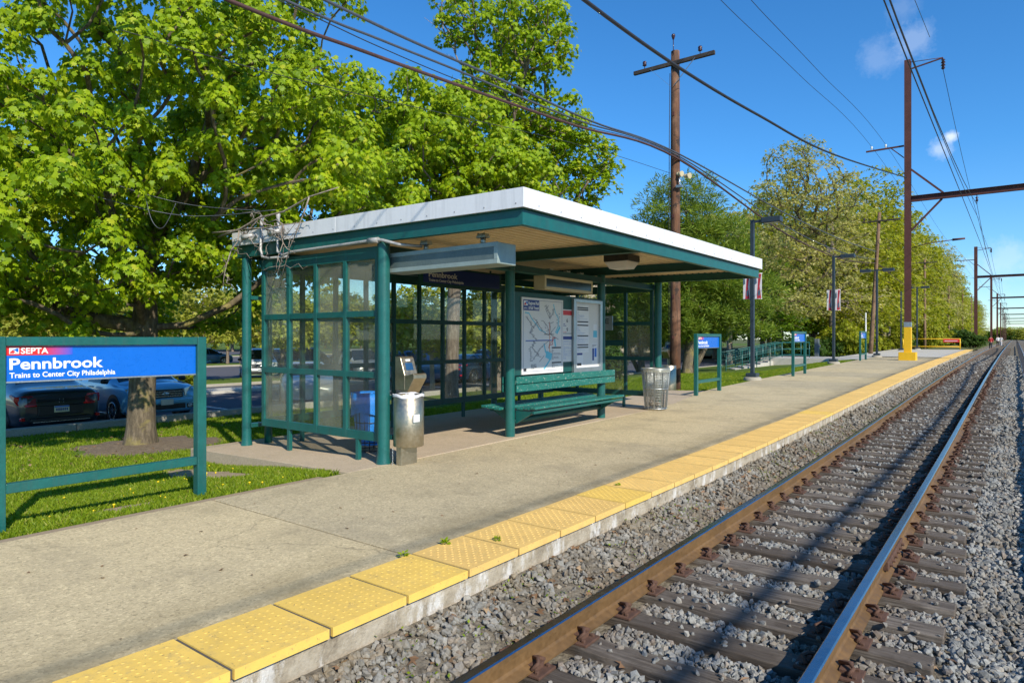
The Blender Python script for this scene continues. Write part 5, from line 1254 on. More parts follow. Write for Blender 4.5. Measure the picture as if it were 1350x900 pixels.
b = MB(); b.box((.10, -.20, 6.55), (.30, -.06, 6.63)); b.tube([(.2, -.12, 6.6), (.2, -.14, 6.85)], .03, 8); b.build('lamp_bracket', ALU, wp)
for dx, dz in ((.16, 7.0), (.42, 6.9)):
    b = MB(); b.tube([(dx, -.1, dz), (dx+.13, -.14, dz-.02)], [.055, .095], 10); b.tube([(dx-.08, -.06, dz+.02), (dx, -.1, dz)], [.05, .07], 8); b.build('flood_lamp', BEIGE, wp)
b = MB()
for z, l in ((3.0, .12), (3.7, .2), (1.7, .1), (5.6, .12), (4.9, .1), (8.9, .12)): b.box((-.03, -.185+.002*z, z), (.03, -.155+.002*z, z+l))
b.build('step_plate', RUSTY, wp)
MB().tube([(-.14, -.1, 10.3), (-.155, -.12, 8), (-.165, -.12, 5), (-.175, -.1, .1)], .012, 5).build('ground_wire', CABLE, wp)
p2 = atD(1147, 462, 52); P2 = Vector((p2.x, p2.y, ground(p2.x, p2.y)))
lp = atD(1159.5, 280, 52)
pole_thing('sun bleached utility pole leaning at the edge of the wood', P2.x, P2.y, lp.z, .17, .12, POLEG, ((lp-p2).x, (lp-p2).y), 2.9, .7, full=False)
PP = [(-8.9, 97, 11.6), (-8.9, 135, 12.6), (-8.9, 173, 13), (-8.9, 211, 13)]
labs = ['dark utility pole in the wood beyond the leaning pole', 'slim distant utility pole beyond the yellow end barrier', 'utility pole just before the distant steel masts', 'farthest thin utility pole at the end of the wood']
for (x, y, z), l in zip(PP, labs): pole_thing(l, x, y, z, .17, .12, POLEG, arm=2.6, full=False)
def wire(name, label, pts, r, mat, cat='wire', group='overhead wires', sub=8, sag=0, n=6):
    """a cable through the given points, smoothed; sag hangs each span"""
    P = [Vector(p) for p in pts]; out = []
    for i in range(len(P)-1):
        p0 = P[max(i-1, 0)]; p1, p2_ = P[i], P[i+1]; p3 = P[min(i+2, len(P)-1)]
        for q in range(sub):
            t = q/sub
            if sag: v = p1.lerp(p2_, t)-Vector((0, 0, sag*4*t*(1-t)))
            else: v = .5*((2*p1)+(p2_-p1)*t+(2*p1-5*p2_+4*p2_ and (2*p0-5*p1+4*p2_-p3))*t*t+(3*p1-p0-3*p2_+p3)*t**3) if False else .5*(2*p1+(p2_-p0)*t+(2*p0-5*p1+4*p2_-p3)*t*t+(3*p1-p0-3*p2_+p3)*t**3)
            out.append(v)
    out.append(P[-1])
    return tag(MB().tube(out, r, n).build(name, mat), label, cat, group)
# thick cables: upper left to the wooden pole, on to the leaning pole
XW = WP.x+.05
att = Vector((WP.x+.17, WP.y-.12, 7.55))
def cab(pix, X, end, extra): return [atX(pix[0][0]-0, pix[0][1], X)+Vector((0, -6.5, -.02))]+[atX(a, c, X) for a, c in pix]+[end]+extra
e2 = Vector((lp.x-.3, P2.y, 8.1))
e3 = Vector((-8.8, 97, 8.6))
lean_at = lambda z: Vector((P2.x+(lp-p2).x*(z-P2.z)/(lp.z-P2.z), P2.y+(lp-p2).y*(z-P2.z)/(lp.z-P2.z)-.15, z))
for (name, lab, pix, ez, r, mat, z2, mid) in (
    ('power_cable', 'thick brown lashed cable, lowest of the bundle crossing above the shelter', [(300, 0), (480, 68), (620, 118), (760, 166)], 7.45, .032, CABLEB, 7.6, .95),
    ('power_cable', 'grey twisted cable in the middle of the bundle crossing above the shelter', [(375, 0), (500, 52), (620, 100), (760, 158)], 7.55, .022, CABLEG, 7.9, .75),
    ('power_cable', 'dark thick cable, topmost of the bundle crossing above the shelter', [(428, 0), (560, 62), (660, 105), (780, 160)], 7.62, .026, CABLEG, 8.5, .35),
    ('power_cable', 'thin black line just over the middle cable of the bundle', [(366, 0), (500, 62), (620, 112), (760, 163)], 7.5, .009, CABLE, 8.0, 1.1)):
    end = Vector((WP.x+.18, WP.y-.16, ez)); q = lean_at(z2)
    m1 = end.lerp(q, .33)-Vector((0, 0, mid*.9)); m2 = end.lerp(q, .66)-Vector((0, 0, mid*.9))
    wire(name, lab, cab(pix, XW, end, [m1, m2, q]), r, mat)
q = lean_at(7.7)
wire('power_cable', 'brown cable running from the leaning pole along the wood', [q, q.lerp(e3, .5)-Vector((0, 0, 1.0)), e3, Vector((-8.8, 135, 9))], .03, CABLEB)
wire('thin_wire', 'thin slack wire reaching the wooden pole below the cable bundle', [atX(160, 40, XW-.6), atX(420, 112, XW-.4), atX(760, 190, XW-.2), Vector((WP.x-.12, WP.y-.14, 7.05))], .007, CABLE)
# feeder cable from the upper left to the first steel mast
MX, MY = -5.0, 45.2
wire('power_cable', 'black twisted cable passing before the wooden pole to the first steel mast', [atX(700, -60, -5.), atX(770, 0, -5.), atX(893, 88, -5.), atX(1000, 152, -5.), atX(1100, 204, -5.), Vector((MX-.05, MY-.25, 11.15))], .03, CABLE)
# steel masts with the beams over the line
def mast(label, x, y, top, beam_z, first=False, zb=None):
    zb = rise(y)-.45 if zb is None else zb
    t = thing('steel_mast', label, 'mast', (x, y, zb), 0, 'rust brown steel masts and beams along the track')
    Hh = top-zb; w = .165 if first else .20
    b = MB()
    for s in (-1, 1): b.box((-w, s*w-.012, 0), (w, s*w+.012, Hh))
    b.box((-.012, -w+.013, 0), (.012, w-.013, Hh)); b.build('column', RUSTY, t)
    bz = beam_z-zb
    b = MB(); b.box((w, -.13, bz-.012), (11.6, .13, bz)); b.box((w, -.13, bz+.31), (11.6, .13, bz+.322)); b.box((w, -.008, bz+.001), (11.6, .008, bz+.309)); b.build('beam', RUSTY, t)
    b = MB().bar((w, 0, bz-1.7), (1.7, 0, bz-.02), .12, .10); b.build('knee_brace', RUSTY, t)
    b = MB().bar((w, 0, bz+1.9), (1.75, 0, bz+.33), .12, .10); b.build('knee_brace', RUSTY, t)
    b = MB(); b.box((11.6, -w, -.3), (12.0, w, Hh if not first else bz+2)); b.build('far_column', RUSTY, t)
    # arms at the top and the low arm for the signal wires
    b = MB().bar((0, 0, Hh-.55), (1.75, 0, Hh-.28), .07, .07); b.tube([(0, 0, Hh-.12), (1.75, 0, Hh-.26)], .02, 5); b.build('feeder_arm', RUSTY, t)
    b = MB()
    b.lathe([(0, -.05), (.03, -.08), (.12, -.16), (.05, -.20), (.13, -.32), (.05, -.36), (.13, -.48), (.05, -.52), (.11, -.64), (.02, -.72)], 12, 0, (1.75, 0, Hh-.25)); b.build('insulator_string', INSUL, t)
    sz = 13.1-rise(45)+rise(y)-zb if first else bz+2.6
    b = MB().bar((-.2, 0, sz), (-2.2, 0, sz-.02), .09, .09); b.bar((-.2, 0, sz-.7), (-.85, 0, sz-.05), .07, .05); b.build('signal_arm', RUSTY, t)
    for q in (-1.15, -1.9):
        c = MB(); c.lathe([(0, .24), (.05, .22), (.06, .14), (.03, .05), (.012, 0)], 8, 0, (q, 0, sz+.03)); c.build('insulator', GLASSW, t)
    hb = MB(); hx = TCX-x; hb.tube([(hx, 0, bz), (hx, 0, bz-.55)], .02, 6); hb.lathe([(0, -.1), (.08, -.16), (.03, -.24), (.08, -.32), (.03, -.4)], 10, 0, (hx, 0, bz)); hb.build('hanger_insulator', INSUL, t)
    return t
m1 = mast('first tall rust brown steel mast with yellow base standing on the platform', MX, MY, 18.1, 9.75, True, rise(MY))
b = MB().box((-.19, -.19, .45), (.19, .19, 1.95)); b.box((-.44, -.42, -.02), (.44, .42, .47)); b.build('yellow_base', YPAINT, m1, bevel=.015)
b = MB().box((-.187, -.187, 1.96), (.187, .187, 2.25)); b.build('plate_band', ALU, m1)
b = MB(); b.tube([(.22, -.1, 6.6), (1.0, -.1, 6.8), (2.35, -.1, 6.9)], .025, 6); b.tube([(2.2, -.1, 6.9), (2.8, -.1, 6.92)], [.07, .05], 8); b.build('registration_arm', RUSTY, m1)
MASTS = [(-4.3, 113.6, 14.6), (-3.9, 175, 14.8), (-3.9, 238, 14.8), (-3.9, 300, 14.8), (-3.9, 362, 14.8), (-3.9, 425, 14.8), (-3.9, 490, 14.8)]
ml = ['second steel mast with beam beyond the yellow end barrier', 'third steel mast with beam behind the walker in red', 'fourth distant steel mast and beam over the track', 'fifth distant steel mast and beam over the track', 'sixth distant steel mast and beam over the track', 'seventh tiny steel mast and beam over the track', 'last tiny steel mast and beam at the vanishing rails']
for (x, y, z), l in zip(MASTS, ml): mast(l, x, y, z, 9.9+rise(y)-.4 if y > 100 else 9.7)
# contact and messenger wires
def span_wire(lab, x, zs, zm, r, name='contact_wire', mat=COPPER, ys=(-18, 45.2, 113.6, 175, 238, 300, 362, 425)):
    pts = []
    for i in range(len(ys)-1):
        a, c = ys[i], ys[i+1]
        for q in range(10):
            t = q/10; pts.append((x, a+(c-a)*t, zs-(zs-zm)*4*t*(1-t)+rise(a+(c-a)*t)))
    return tag(MB().tube(pts, r, 5).build(name, mat), lab, 'wire', 'overhead wires')
span_wire('messenger wire sagging between the beams above the track', TCX, 8.8, 7.35, .013, 'messenger_wire')
span_wire('second carrying wire sagging just below the messenger wire', TCX+.05, 8.05, 7.15, .01, 'messenger_wire')
span_wire('contact wire stretched low over the middle of the track', TCX+.12, 6.75, 6.7, .012)
span_wire('feeder wire hung from the top arms of the steel masts', MX+1.75, 16.9, 14.2, .013, 'feeder_wire', COPPER, (-30, 45.2))
pf = []
fp = [(MX+1.75, 45.2, 17.15)]+[(x+1.75, y, z-1.0) for x, y, z in MASTS[:5]]
for i in range(len(fp)-1):
    for q in range(10):
        t = q/10; v = Vector(fp[i]).lerp(Vector(fp[i+1]), t); pf.append(v-Vector((0, 0, 1.6*4*t*(1-t))))
tag(MB().tube(pf, .016, 5).build('feeder_wire', COPPER), 'feeder wire running on along the distant steel masts', 'wire', 'overhead wires')
for xo, lab, pp in ((-1.15, 'thin signal wire on the inner insulator of the first steel mast', [(990, 0), (1080, 95)]), (-1.9, 'thin signal wire on the outer insulator of the first steel mast', [(950, 0), (1055, 100)])):
    X = MX+xo
    wire('signal_wire', lab, [atX(pp[0][0]-40, -55, X)]+[atX(a, c, X) for a, c in pp]+[(X, MY, 13.35), (X+.4, 80, 12.2), (X+.7, 113.6, 12.9), (X+.9, 175, 12.9)], .009, CABLE)
# feeder of the second track, outside the picture, whose shadow falls between the rails
span_wire('heavy feeder cable over the second track beyond the fence', 7.75, 7.0, 6.6, .05, 'feeder_cable', CABLE)
span_wire('contact wire stretched over the second track', 5.0, 6.75, 6.7, .012)
for xx in ((1120, 330), (1350, 322)): pass
wire('cross_wire', 'thin cross wire with insulators beyond the first beam', [(-4.4, 100, 9.2), (1, 100, 9.3), (7.4, 100, 9.4)], .012, CABLE)
# service drops to the rear corner of the roof
wire('service_wire', 'thin silver service wire crossing the maple to the roof corner', [atD(-30, 170, 9.2), atD(120, 232, 9.8), atD(240, 268, 10.4), (-9.6, 5.95, 3.74)], .005, CABLEG)
wire('service_wire', 'lower silver service wire ending at the roof corner', [atD(-30, 222, 9.0), atD(90, 250, 9.6), atD(240, 284, 10.3), (-9.15, 5.95, 3.70)], .006, CABLEG)
wire('service_wire', 'slack loop of grey wire hanging from the service wires in the maple', [atD(190, 250, 10), atD(200, 290, 10), atD(215, 300, 10), atD(232, 268, 10)], .005, CABLEG)
# fallen branch caught on the roof corner
rr = random.Random(13); b = MB()
def twig(a, c, r, k, d=0):
    a, c = Vector(a), Vector(c); pts = [a.lerp(c, q/5)+Vector((rr.uniform(-.05, .05), rr.uniform(-.03, .03), rr.uniform(-.05, .05)))*(0 < q < 5) for q in range(6)]
    b.tube(pts, [r*(1-.13*q) for q in range(6)], 5)
    if d < 2:
        for _ in range(k):
            q = rr.randint(1, 4); L = (c-a).length*rr.uniform(.3, .6); twig(pts[q], pts[q]+Vector((rr.uniform(-1, 1)*L, rr.uniform(-.2, .1)*L, rr.uniform(-.8, .5)*L)), r*.55, k-1, d+1)
twig((-10.75, 5.9, 3.42), (-7.6, 5.93, 3.83), .022, 5); twig((-10.9, 5.88, 3.5), (-8.4, 5.92, 3.42), .018, 4); twig((-9.5, 5.9, 3.5), (-8.6, 5.92, 2.98), .012, 3)
tag(b.build('dead_branch', DEADB), 'dead bare branch caught on the rear corner of the shelter roof', 'branch')

# ---------------------------------------------------------------- lamp posts
def banner(x0, x1, z0, z1, parent):
    o = MB().box((x0, -.008, z0), (x1, .008, z1)).build('banner', BANNER, parent)
    m = MB(); w_, h_ = x1-x0, z1-z0; rr = random.Random(int(x0*100+50))
    m.prism([(x0+w_*.3, z0), (x0+w_*.95, z0), (x0+w_*.7, z0+h_*.5), (x0+w_*.95, z1), (x0+w_*.55, z1), (x0+w_*.4, z0+h_*.45)], -.0095, -.0085, 'y', 0)
    m.prism([(x0, z0+h_*.55), (x0+w_*.3, z0+h_*.62), (x0+w_*.22, z0+h_*.9), (x0, z0+h_*.8)], -.0105, -.0096, 'y', 1); m.prism([(x0+w_*.5, z0+h_*.1), (x0+w_*.8, z0+h_*.16), (x0+w_*.7, z0+h_*.4), (x0+w_*.45, z0+h_*.3)], -.0115, -.0106, 'y', 1)
    m.build('print', [BANNERR, BANNERB], o); return o
def lamp(label, px, py, D, top_py, heads, banners=False):
    p = atD(px, py, D); zb = ground(p.x, p.y) if p.x < -7 else rise(p.y)
    t = thing('lamp_post', label, 'lamp post', (p.x, p.y, zb), 0, 'dark lamp posts along the platform'); Hh = H+(HY-top_py)/F*D-zb
    MB().lathe([(0, -.3), (.31, -.3), (.31, .12), (.27, .16), (0, .16)], 20).build('footing', KERB, t)
    b = MB().box((-.19, -.19, .161), (.19, .19, .30)); b.build('base_cover', DARKMETAL, t, bevel=.02)
    MB().box((-.065, -.065, .30), (.065, .065, Hh)).build('post', DARKMETAL, t, bevel=.01)
    for s in heads:
        hd = MB().box((s*.35, -.17, Hh-.17), (s*1.02, .17, Hh+.03)); hd.build('lamp_head', DARKMETAL, t, bevel=.02)
        MB().box((s*.42, -.13, Hh-.178), (s*.95, .13, Hh-.171)).build('lens', LENS, t)
        MB().box((s*.066, -.04, Hh-.11), (s*.349, .04, Hh-.03)).build('arm', DARKMETAL, t)
    if banners:
        z0 = H+(HY-banners[1])/F*D-zb; z1 = H+(HY-banners[0])/F*D-zb
        for s in (-1, 1): banner(s*.085 if s > 0 else -.33, .33 if s > 0 else -.085, z0, z1, t)
        b = MB()
        for z in (z0, z1): b.tube([(-.35, 0, z), (.35, 0, z)], .012, 6)
        b.build('banner_rod', ALU, t)
    return t
lamp('dark lamp post with red and white banners beyond the far end of the shelter roof', 992, 502, 24.0, 290, (1,), (361, 394))
lamp('dark lamp post with red and white banners by the second small name sign', 1099, 480, 35.2, 337, (1,), (382, 409))
lamp('dark lamp post with two heads in a T beside the leaning utility pole', 1156, 469, 44.5, 355, (-1, 1))
lamp('thin dark post without a head left of the yellow based mast', 1188, 461, 61, 384, ())
lamp('dark T headed lamp post just behind the yellow based mast', 1209, 457, 65, 378, (-1, 1))
p = atD(1077, 471, 47); t = thing('bollard', 'short grey square post on the walkway before the oak', 'bollard', (p.x, p.y, ground(p.x, p.y)))
MB().box((-.14, -.14, -.2), (.14, .14, 1.62)).build('post', paint('grey timber paint', (.12, .14, .15), .7), t, bevel=.02); MB().box((.14, -.05, 1.0), (.22, .05, 1.2)).build('meter', GREYP, t)

# ---------------------------------------------------------------- stairs to the lot, end barrier, fence
st = thing('stair_rail', 'green pipe handrails of the stairs going down to the car park', 'railing', (0, 0, 0))
A = Vector((-12.6, 47.0, .42)); Bp = atD(957, 489, 37.5)
tp0 = A+Vector((1.6, .6, .02))
for off in (Vector((0, 0, 0)), Vector((-.9, 1.5, 0))):
    a, c, e = A+off, Bp+off, tp0+off
    for z in (1.0, .55, .14):
        MB().tube([e+Vector((0, 0, z)), a+Vector((0, 0, z)), c+Vector((0, 0, z))], .03 if z == 1. else .02, 8).build('rail', GREEN, st)
    for q in np.linspace(0, 1, 5): s_ = a.lerp(c, q); MB().cyl(s_.x, s_.y, s_.z-.4, s_.z+1.0, .035, n=8).build('post', GREEN, st)
    MB().cyl(e.x, e.y, e.z-.3, e.z+1.0, .035, n=8).build('post', GREEN, st)
    for q in np.linspace(.02, .98, 34): s_ = a.lerp(c, q); MB().cyl(s_.x, s_.y, s_.z+.14, s_.z+.98, .011, n=5).build('baluster', GREEN, st)
sb = MB(); n = 7; d = (Bp-A); dx = Vector((d.x, d.y, 0)); wd = Vector((-.9, 1.5, 0))
for i in range(n):
    a = A+d*(i/n); c = A+d*((i+1)/n); z = a.z-.12
    V = [(a.x, a.y, -1), (c.x, c.y, -1), (c.x+wd.x, c.y+wd.y, -1), (a.x+wd.x, a.y+wd.y, -1), (a.x, a.y, z), (c.x, c.y, z), (c.x+wd.x, c.y+wd.y, z), (a.x+wd.x, a.y+wd.y, z)]
    sb.add(V, [(0, 3, 2, 1), (4, 5, 6, 7), (0, 1, 5, 4), (1, 2, 6, 5), (2, 3, 7, 6), (3, 0, 4, 7)])
tag(sb.build('stairs', CONC3), 'concrete steps between the green handrails', 'stairs')
zb = rise(76.5); t = thing('end_barrier', 'yellow pipe barrier with red notice closing the end of the platform', 'barrier', (0, 0, 0))
b0, b1 = Vector((-8.9, 76.8, zb)), Vector((-4.15, 76.8, zb))
for z in (1.05, .3): MB().tube([b0+Vector((0, 0, z)), b1+Vector((0, 0, z))], .045, 8).build('rail', YPAINT, t)
for q in (0, 1): s_ = b0.lerp(b1, q); MB().cyl(s_.x, s_.y, zb, zb+1.08, .05, n=8).build('post', YPAINT, t)
MB().box((-5.5, 76.70, zb+.72), (-4.2, 76.74, zb+1.06)).build('notice', RED, t); MB().box((-5.4, 76.685, zb+.83), (-4.35, 76.698, zb+.88)).build('printing', WHITE, t)
fe = thing('track_fence', 'low steel fence between the tracks seen edge on at the picture border', 'fence', (0, 0, 0))
for i in range(31):
    y = 25+i*4.; z = rise(y)-.45; MB().box((.30, y-.03, z-.2), (.36, y+.03, z+1.15)).build('post', paint('fence steel', (.10, .10, .11), .6, .3), fe)
for h_ in (1.1, .22):
    MB().tube([(.33, y, rise(y)-.45+h_+.03*math.sin(y*1.7)*(h_ < 1)) for y in np.arange(1.5 if h_ < 1 else 20, 146, 1.5 if h_ < 1 else 4)], .045 if h_ < 1 else .028, 6).build('rail', paint('galvanised rail', (.45, .46, .48), .45, .5), fe)  # lower rail thickened, waved and extended out of view to cast a shadow streak

# ---------------------------------------------------------------- cars
def catmull(P, k):
    P = np.asarray(P, float); n = len(P); out = []
    for i in range(n-1):
        p0, p1, p2, p3 = P[max(i-1, 0)], P[i], P[i+1], P[min(i+2, n-1)]
        for q in range(k):
            t = q/k; out.append(.5*(2*p1+(p2-p0)*t+(2*p0-5*p1+4*p2-p3)*t*t+(3*p1-p0-3*p2+p3)*t**3))
    out.append(P[-1]); return np.array(out)
def car_shell(stn, half):
    """stations (x, width, sill z, belt z, edge z, top z, edge width) into a smooth grid: [station][row]"""
    rows = []
    for (x, w, zs, zb, ze, zt, we) in stn:
        h = half*w
        rows.append([(x, .0, zs), (x, h*.86, zs), (x, h*.98, zs+.16), (x, h*1.0, (zs+zb)/2+.06), (x, h*.965, zb), (x, half*we, ze), (x, half*we*.62, zt-.004), (x, 0, zt)])
    G = np.array(rows); K = 5
    A = np.stack([catmull(G[:, j], K) for j in range(G.shape[1])], 1)
    return A, K
def car(name, label, loc, rz, paintm, kind='sedan', cat='car', rear=True, front=True, group='cars parked in the lot'):
    t = thing(name, label, cat, loc, rz, group)
    if kind == 'sedan':
        half, wh, WB = .90, .325, (-1.36, 1.36)
        stn = [(-2.30, .78, .34, .74, .80, .84, .70), (-2.24, .90, .26, .88, 1.0, 1.035, .76), (-2.02, .95, .22, .94, 1.06, 1.085, .76), (-1.60, .98, .19, .96, 1.12, 1.15, .74), (-.75, 1.0, .18, .95, 1.37, 1.41, .60), (0.05, 1.0, .18, .94, 1.39, 1.445, .61), (.50, 1.0, .18, .93, 1.33, 1.38, .62), (1.25, .99, .18, .91, .98, 1.02, .76), (1.85, .95, .19, .82, .87, .91, .72), (2.2, .86, .22, .70, .75, .78, .62), (2.32, .70, .30, .58, .62, .64, .52)]
        cab = (3, 7); roofs = (4, 6)
    else:
        half, wh, WB = .92, .35, (-1.32, 1.32)
        stn = [(-2.25, .84, .40, .90, 1.02, 1.06, .78), (-2.20, .93, .34, 1.04, 1.30, 1.34, .74), (-2.02, .97, .28, 1.06, 1.58, 1.63, .68), (-1.2, 1.0, .26, 1.06, 1.62, 1.69, .69), (-.2, 1.0, .25, 1.05, 1.63, 1.70, .69), (.42, 1.0, .25, 1.04, 1.56, 1.63, .68), (1.22, 1.0, .25, 1.02, 1.08, 1.12, .80), (1.85, .97, .27, .96, 1.01, 1.06, .76), (2.14, .92, .30, .86, .91, .95, .72), (2.24, .84, .38, .66, .74, .80, .66)]
        cab = (1, 6); roofs = (2, 5)
    A, K = car_shell(stn, half); ns, nr = A.shape[0], A.shape[1]
    # finer rows
    Q = []; m = 3
    for i in range(ns): Q.append(catmull(A[i], m))
    Q = np.array(Q); nr2 = Q.shape[1]
    body, glass = MB(), MB()
    for sgn in (1, -1):
        V = [(p[0], sgn*p[1], p[2]) for r in Q for p in r]; fb, fg = [], []
        for i in range(ns-1):
            si = i/K
            for j in range(nr2-1):
                rj = j/m; f = (i*nr2+j, (i+1)*nr2+j, (i+1)*nr2+j+1, i*nr2+j+1)
                side = 4 <= rj < 5 and cab[0]+.55 <= si < cab[1]-.5 and not any(abs(si-pl) < .12 for pl in (roofs[0]+.0, (roofs[0]+roofs[1])/2))
                front_ = rj >= 5 and (roofs[1]+.0 <= si < cab[1]-.1); back_ = rj >= 5 and (cab[0]+.12 <= si < roofs[0]-.1)
                (fg if side or front_ or back_ else fb).append(f)
        body.add(V, fb, 0, True); glass.add(V, fg, 0, True)
        e = len(body.v)-len(V)
    # close both ends
    for i in (0, ns-1):
        ringp = [(p[0], p[1], p[2]) for p in Q[i]]+[(p[0], -p[1], p[2]) for p in Q[i][::-1]]
        body.add(ringp, [list(range(len(ringp)))], 0)
    bo = body.build('body', paintm, t); glass.build('windows', CARGL, t)
    for o in (bo,):
        bm = bmesh.new(); bm.from_mesh(o.data); bmesh.ops.remove_doubles(bm, verts=bm.verts, dist=.0008); bmesh.ops.recalc_face_normals(bm, faces=bm.faces); bm.to_mesh(o.data); bm.free()
    for x in WB:
        for s in (-1, 1):
            y = s*half
            MB().tube([(x, y-.16*s, wh+.03), (x, y+.004*s, wh+.03)], wh+.055, 24).build('wheel_arch', BLACK, t)
            w_ = MB(); w_.lathe([(wh*.62, -.09), (wh*.92, -.10), (wh, -.07), (wh, .07), (wh*.92, .10), (wh*.62, .09)], 26)
            M_ = Matrix.Translation((x, y-.075*s, wh)) @ Matrix.Rotation(PI/2, 4, 'X'); w_.v = [tuple(M_ @ Vector(v)) for v in w_.v]; wo_ = w_.build('wheel', TYRE, t)
            r = MB()
            yo = y+.012*s
            for k in range(5):
                a = 2*PI*k/5+.3
                for da in (-.16, .16): r.bar((x+.03*math.cos(a), yo, wh+.03*math.sin(a)), (x+wh*.62*math.cos(a+da), yo+.004*s, wh+wh*.62*math.sin(a+da)), .035, .018)
            r.tube([(x, yo-.03*s, wh), (x, yo+.015*s, wh)], .05, 10); r.tube([(x+wh*.64*math.cos(2*PI*q/24), yo+.004*s, wh+wh*.64*math.sin(2*PI*q/24)) for q in range(25)], .018, 6)
            r.build('rim', CHROME, wo_); MB().tube([(x, yo-.05*s, wh), (x, yo-.04*s, wh)], wh*.62, 18).build('brake_disc', BLACK, wo_)
    for s in (-1, 1):
        mx = 1.02 if kind == 'sedan' else 1.05; mz = .98 if kind == 'sedan' else 1.12
        b = MB(); b.lathe([(0, -.10), (.055, -.08), (.075, 0), (.06, .08), (0, .10)], 10, 0, (0, 0, 0)); b.v = [(mx+p[0]*.9, s*(half+.10)+p[2]*1.0, mz+p[1]*1.0) for p in b.v]; b.build('wing_mirror', paintm if kind == 'sedan' else BLACK, t)
        MB().box((-.2, s*half*.995, .84 if kind == 'sedan' else .92), (.02, s*(half+.02), .87 if kind == 'sedan' else .955)).build('door_handle', paintm, t)
    if kind == 'sedan':
        for s in (-1, 1):
            b = MB(); out = [(-2.21, .47, .93), (-2.28, .60, .945), (-2.245, .74, .94), (-2.13, .862, .925), (-1.9, .885, .97), (-1.9, .893, .93), (-2.12, .876, .84), (-2.2, .83, .74), (-2.31, .66, .70), (-2.325, .50, .70), (-2.33, .50, .735), (-2.30, .66, .745), (-2.225, .765, .78), (-2.20, .79, .87), (-2.285, .60, .895), (-2.25, .47, .885)]
            n = len(out); V = [(x-.02, s*(y+.008), z) for x, y, z in out]+[(x+.06, s*(y-.05), z) for x, y, z in out]
            b.add(V, [list(range(n)), [n+i for i in range(n)][::-1]]+[(i, (i+1) % n, n+(i+1) % n, n+i) for i in range(n)]); b.build('tail_lamp', LAMPR, t)
            MB().add([(-2.33, s*.50, .74), (-2.31, s*.66, .75), (-2.25, s*.755, .79), (-2.24, s*.77, .87), (-2.29, s*.6, .89), (-2.30, s*.5, .88)], [(0, 1, 2, 3, 4, 5)]).build('lamp_glass', LAMPD, t)
            MB().box((-2.36, s*.72, .385), (-2.22, s*.80, .46)).build('reflector', LAMPR, t, bevel=.015)
        MB().prism([(-2.26, .72), (-2.345, .70), (-2.345, .48), (-2.25, .46)], -.46, .46, 'y').build('plate_recess', BLACK, t, bevel=.01)
        MB().prism([(-2.30, .32), (-2.38, .35), (-2.38, .42), (-2.30, .44)], -.62, .62, 'y').build('rear_diffuser', BLACK, t, bevel=.01); MB().box((-2.39, -.58, .335), (-2.37, .58, .35)).build('chrome_strip', CHROME, t)
        pl = MB().box((-2.362, -.155, .54), (-2.348, .155, .69)).build('number_plate', PLATE, t, bevel=.004); bb = MB(); bb.box((-2.3645, -.15, .655), (-2.3625, .15, .685)); bb.build('plate_band', BLUE, pl)
        bb = MB()
        for k in range(6): bb.box((-2.3645, -.12+k*.042, .575), (-2.3625, -.092+k*.042, .635))
        bb.build('plate_marks', NAVY, pl)
        e = MB(); 
        e.bar((-2.335, -.045, .76), (-2.315, -.035, .86), .016, .01); e.bar((-2.335, .045, .76), (-2.315, .035, .86), .016, .01); e.bar((-2.33, -.04, .805), (-2.33, .04, .805), .01, .016); e.build('badge', CHROME, t)
        MB().prism([(-2.31, .86), (-2.345, .80), (-2.33, .79), (-2.28, .84)], -.48, .48, 'y').build('trunk_trim', BLACK, t)
    else:
        g = MB(); g.prism([(2.10, .66), (2.265, .68), (2.235, .90), (2.08, .90)], -.46, .46, 'y'); gr = g.build('grille', BLACK, t, bevel=.015)
        for z in (.725, .785, .845): MB().box((2.20, -.42, z-.008), (2.285-(z-.68)*.14, .42, z+.008)).build('grille_bar', CHROME, gr)
        e = MB(); e.lathe([(0, .012), (.07, .008), (.075, 0)], 14); e.v = [(2.272+p[2], p[0]*1.3, .79+p[1]*.62) for p in e.v]; e.build('badge', CHROME, gr)
        for s in (-1, 1):
            b = MB(); out = [(2.24, .48, .90), (2.16, .66, .935), (2.0, .83, .955), (1.93, .885, .93), (2.03, .86, .83), (2.17, .72, .74), (2.255, .49, .71)]; n = len(out)
            V = [(x+.02, s*(y+.012), z) for x, y, z in out]+[(x-.10, s*(y-.06), z) for x, y, z in out]
            b.add(V, [list(range(n)), [n+i for i in range(n)][::-1]]+[(i, (i+1) % n, n+(i+1) % n, n+i) for i in range(n)]); b.build('headlight', LAMPC, t)
            MB().lathe([(0, .03), (.06, .02), (.065, 0)], 12).build('fog_lamp', LAMPC, t).matrix_local = Matrix.Translation((2.235, s*.66, .44)) @ Matrix.Rotation(PI/2, 4, 'Y')
            MB().box((2.02, s*.56, .38), (2.245, s*.78, .50)).build('fog_recess', BLACK, t, bevel=.01)
        MB().prism([(2.1, .53), (2.33, .535), (2.335, .655), (2.1, .67)], -.70, .70, 'y').build('bumper', paintm, t, bevel=.03)
        MB().prism([(2.1, .37), (2.27, .38), (2.275, .51), (2.1, .52)], -.52, .52, 'y').build('lower_intake', BLACK, t, bevel=.01); MB().box((2.335, -.16, .50), (2.345, .16, .65)).build('front_plate', ALU, t, bevel=.004)
    return t
ZL = -.555
def at_lot(px, D): p = atD(px, 446, D); return (p.x, p.y, ZL)
p = atX(64, 500, -17.72); car('sedan_car', 'dark blue sedan parked tail to the kerb behind the near name sign', (-17.6-2.33, p.y, ZL), PI, CARDARK, 'sedan') if False else None
cA = car('sedan_car', 'dark blue sedan parked tail to the kerb behind the near name sign', (-17.75-2.33, p.y+.27, ZL), PI, CARDARK, 'sedan')
p = atX(203, 500, -17.9)
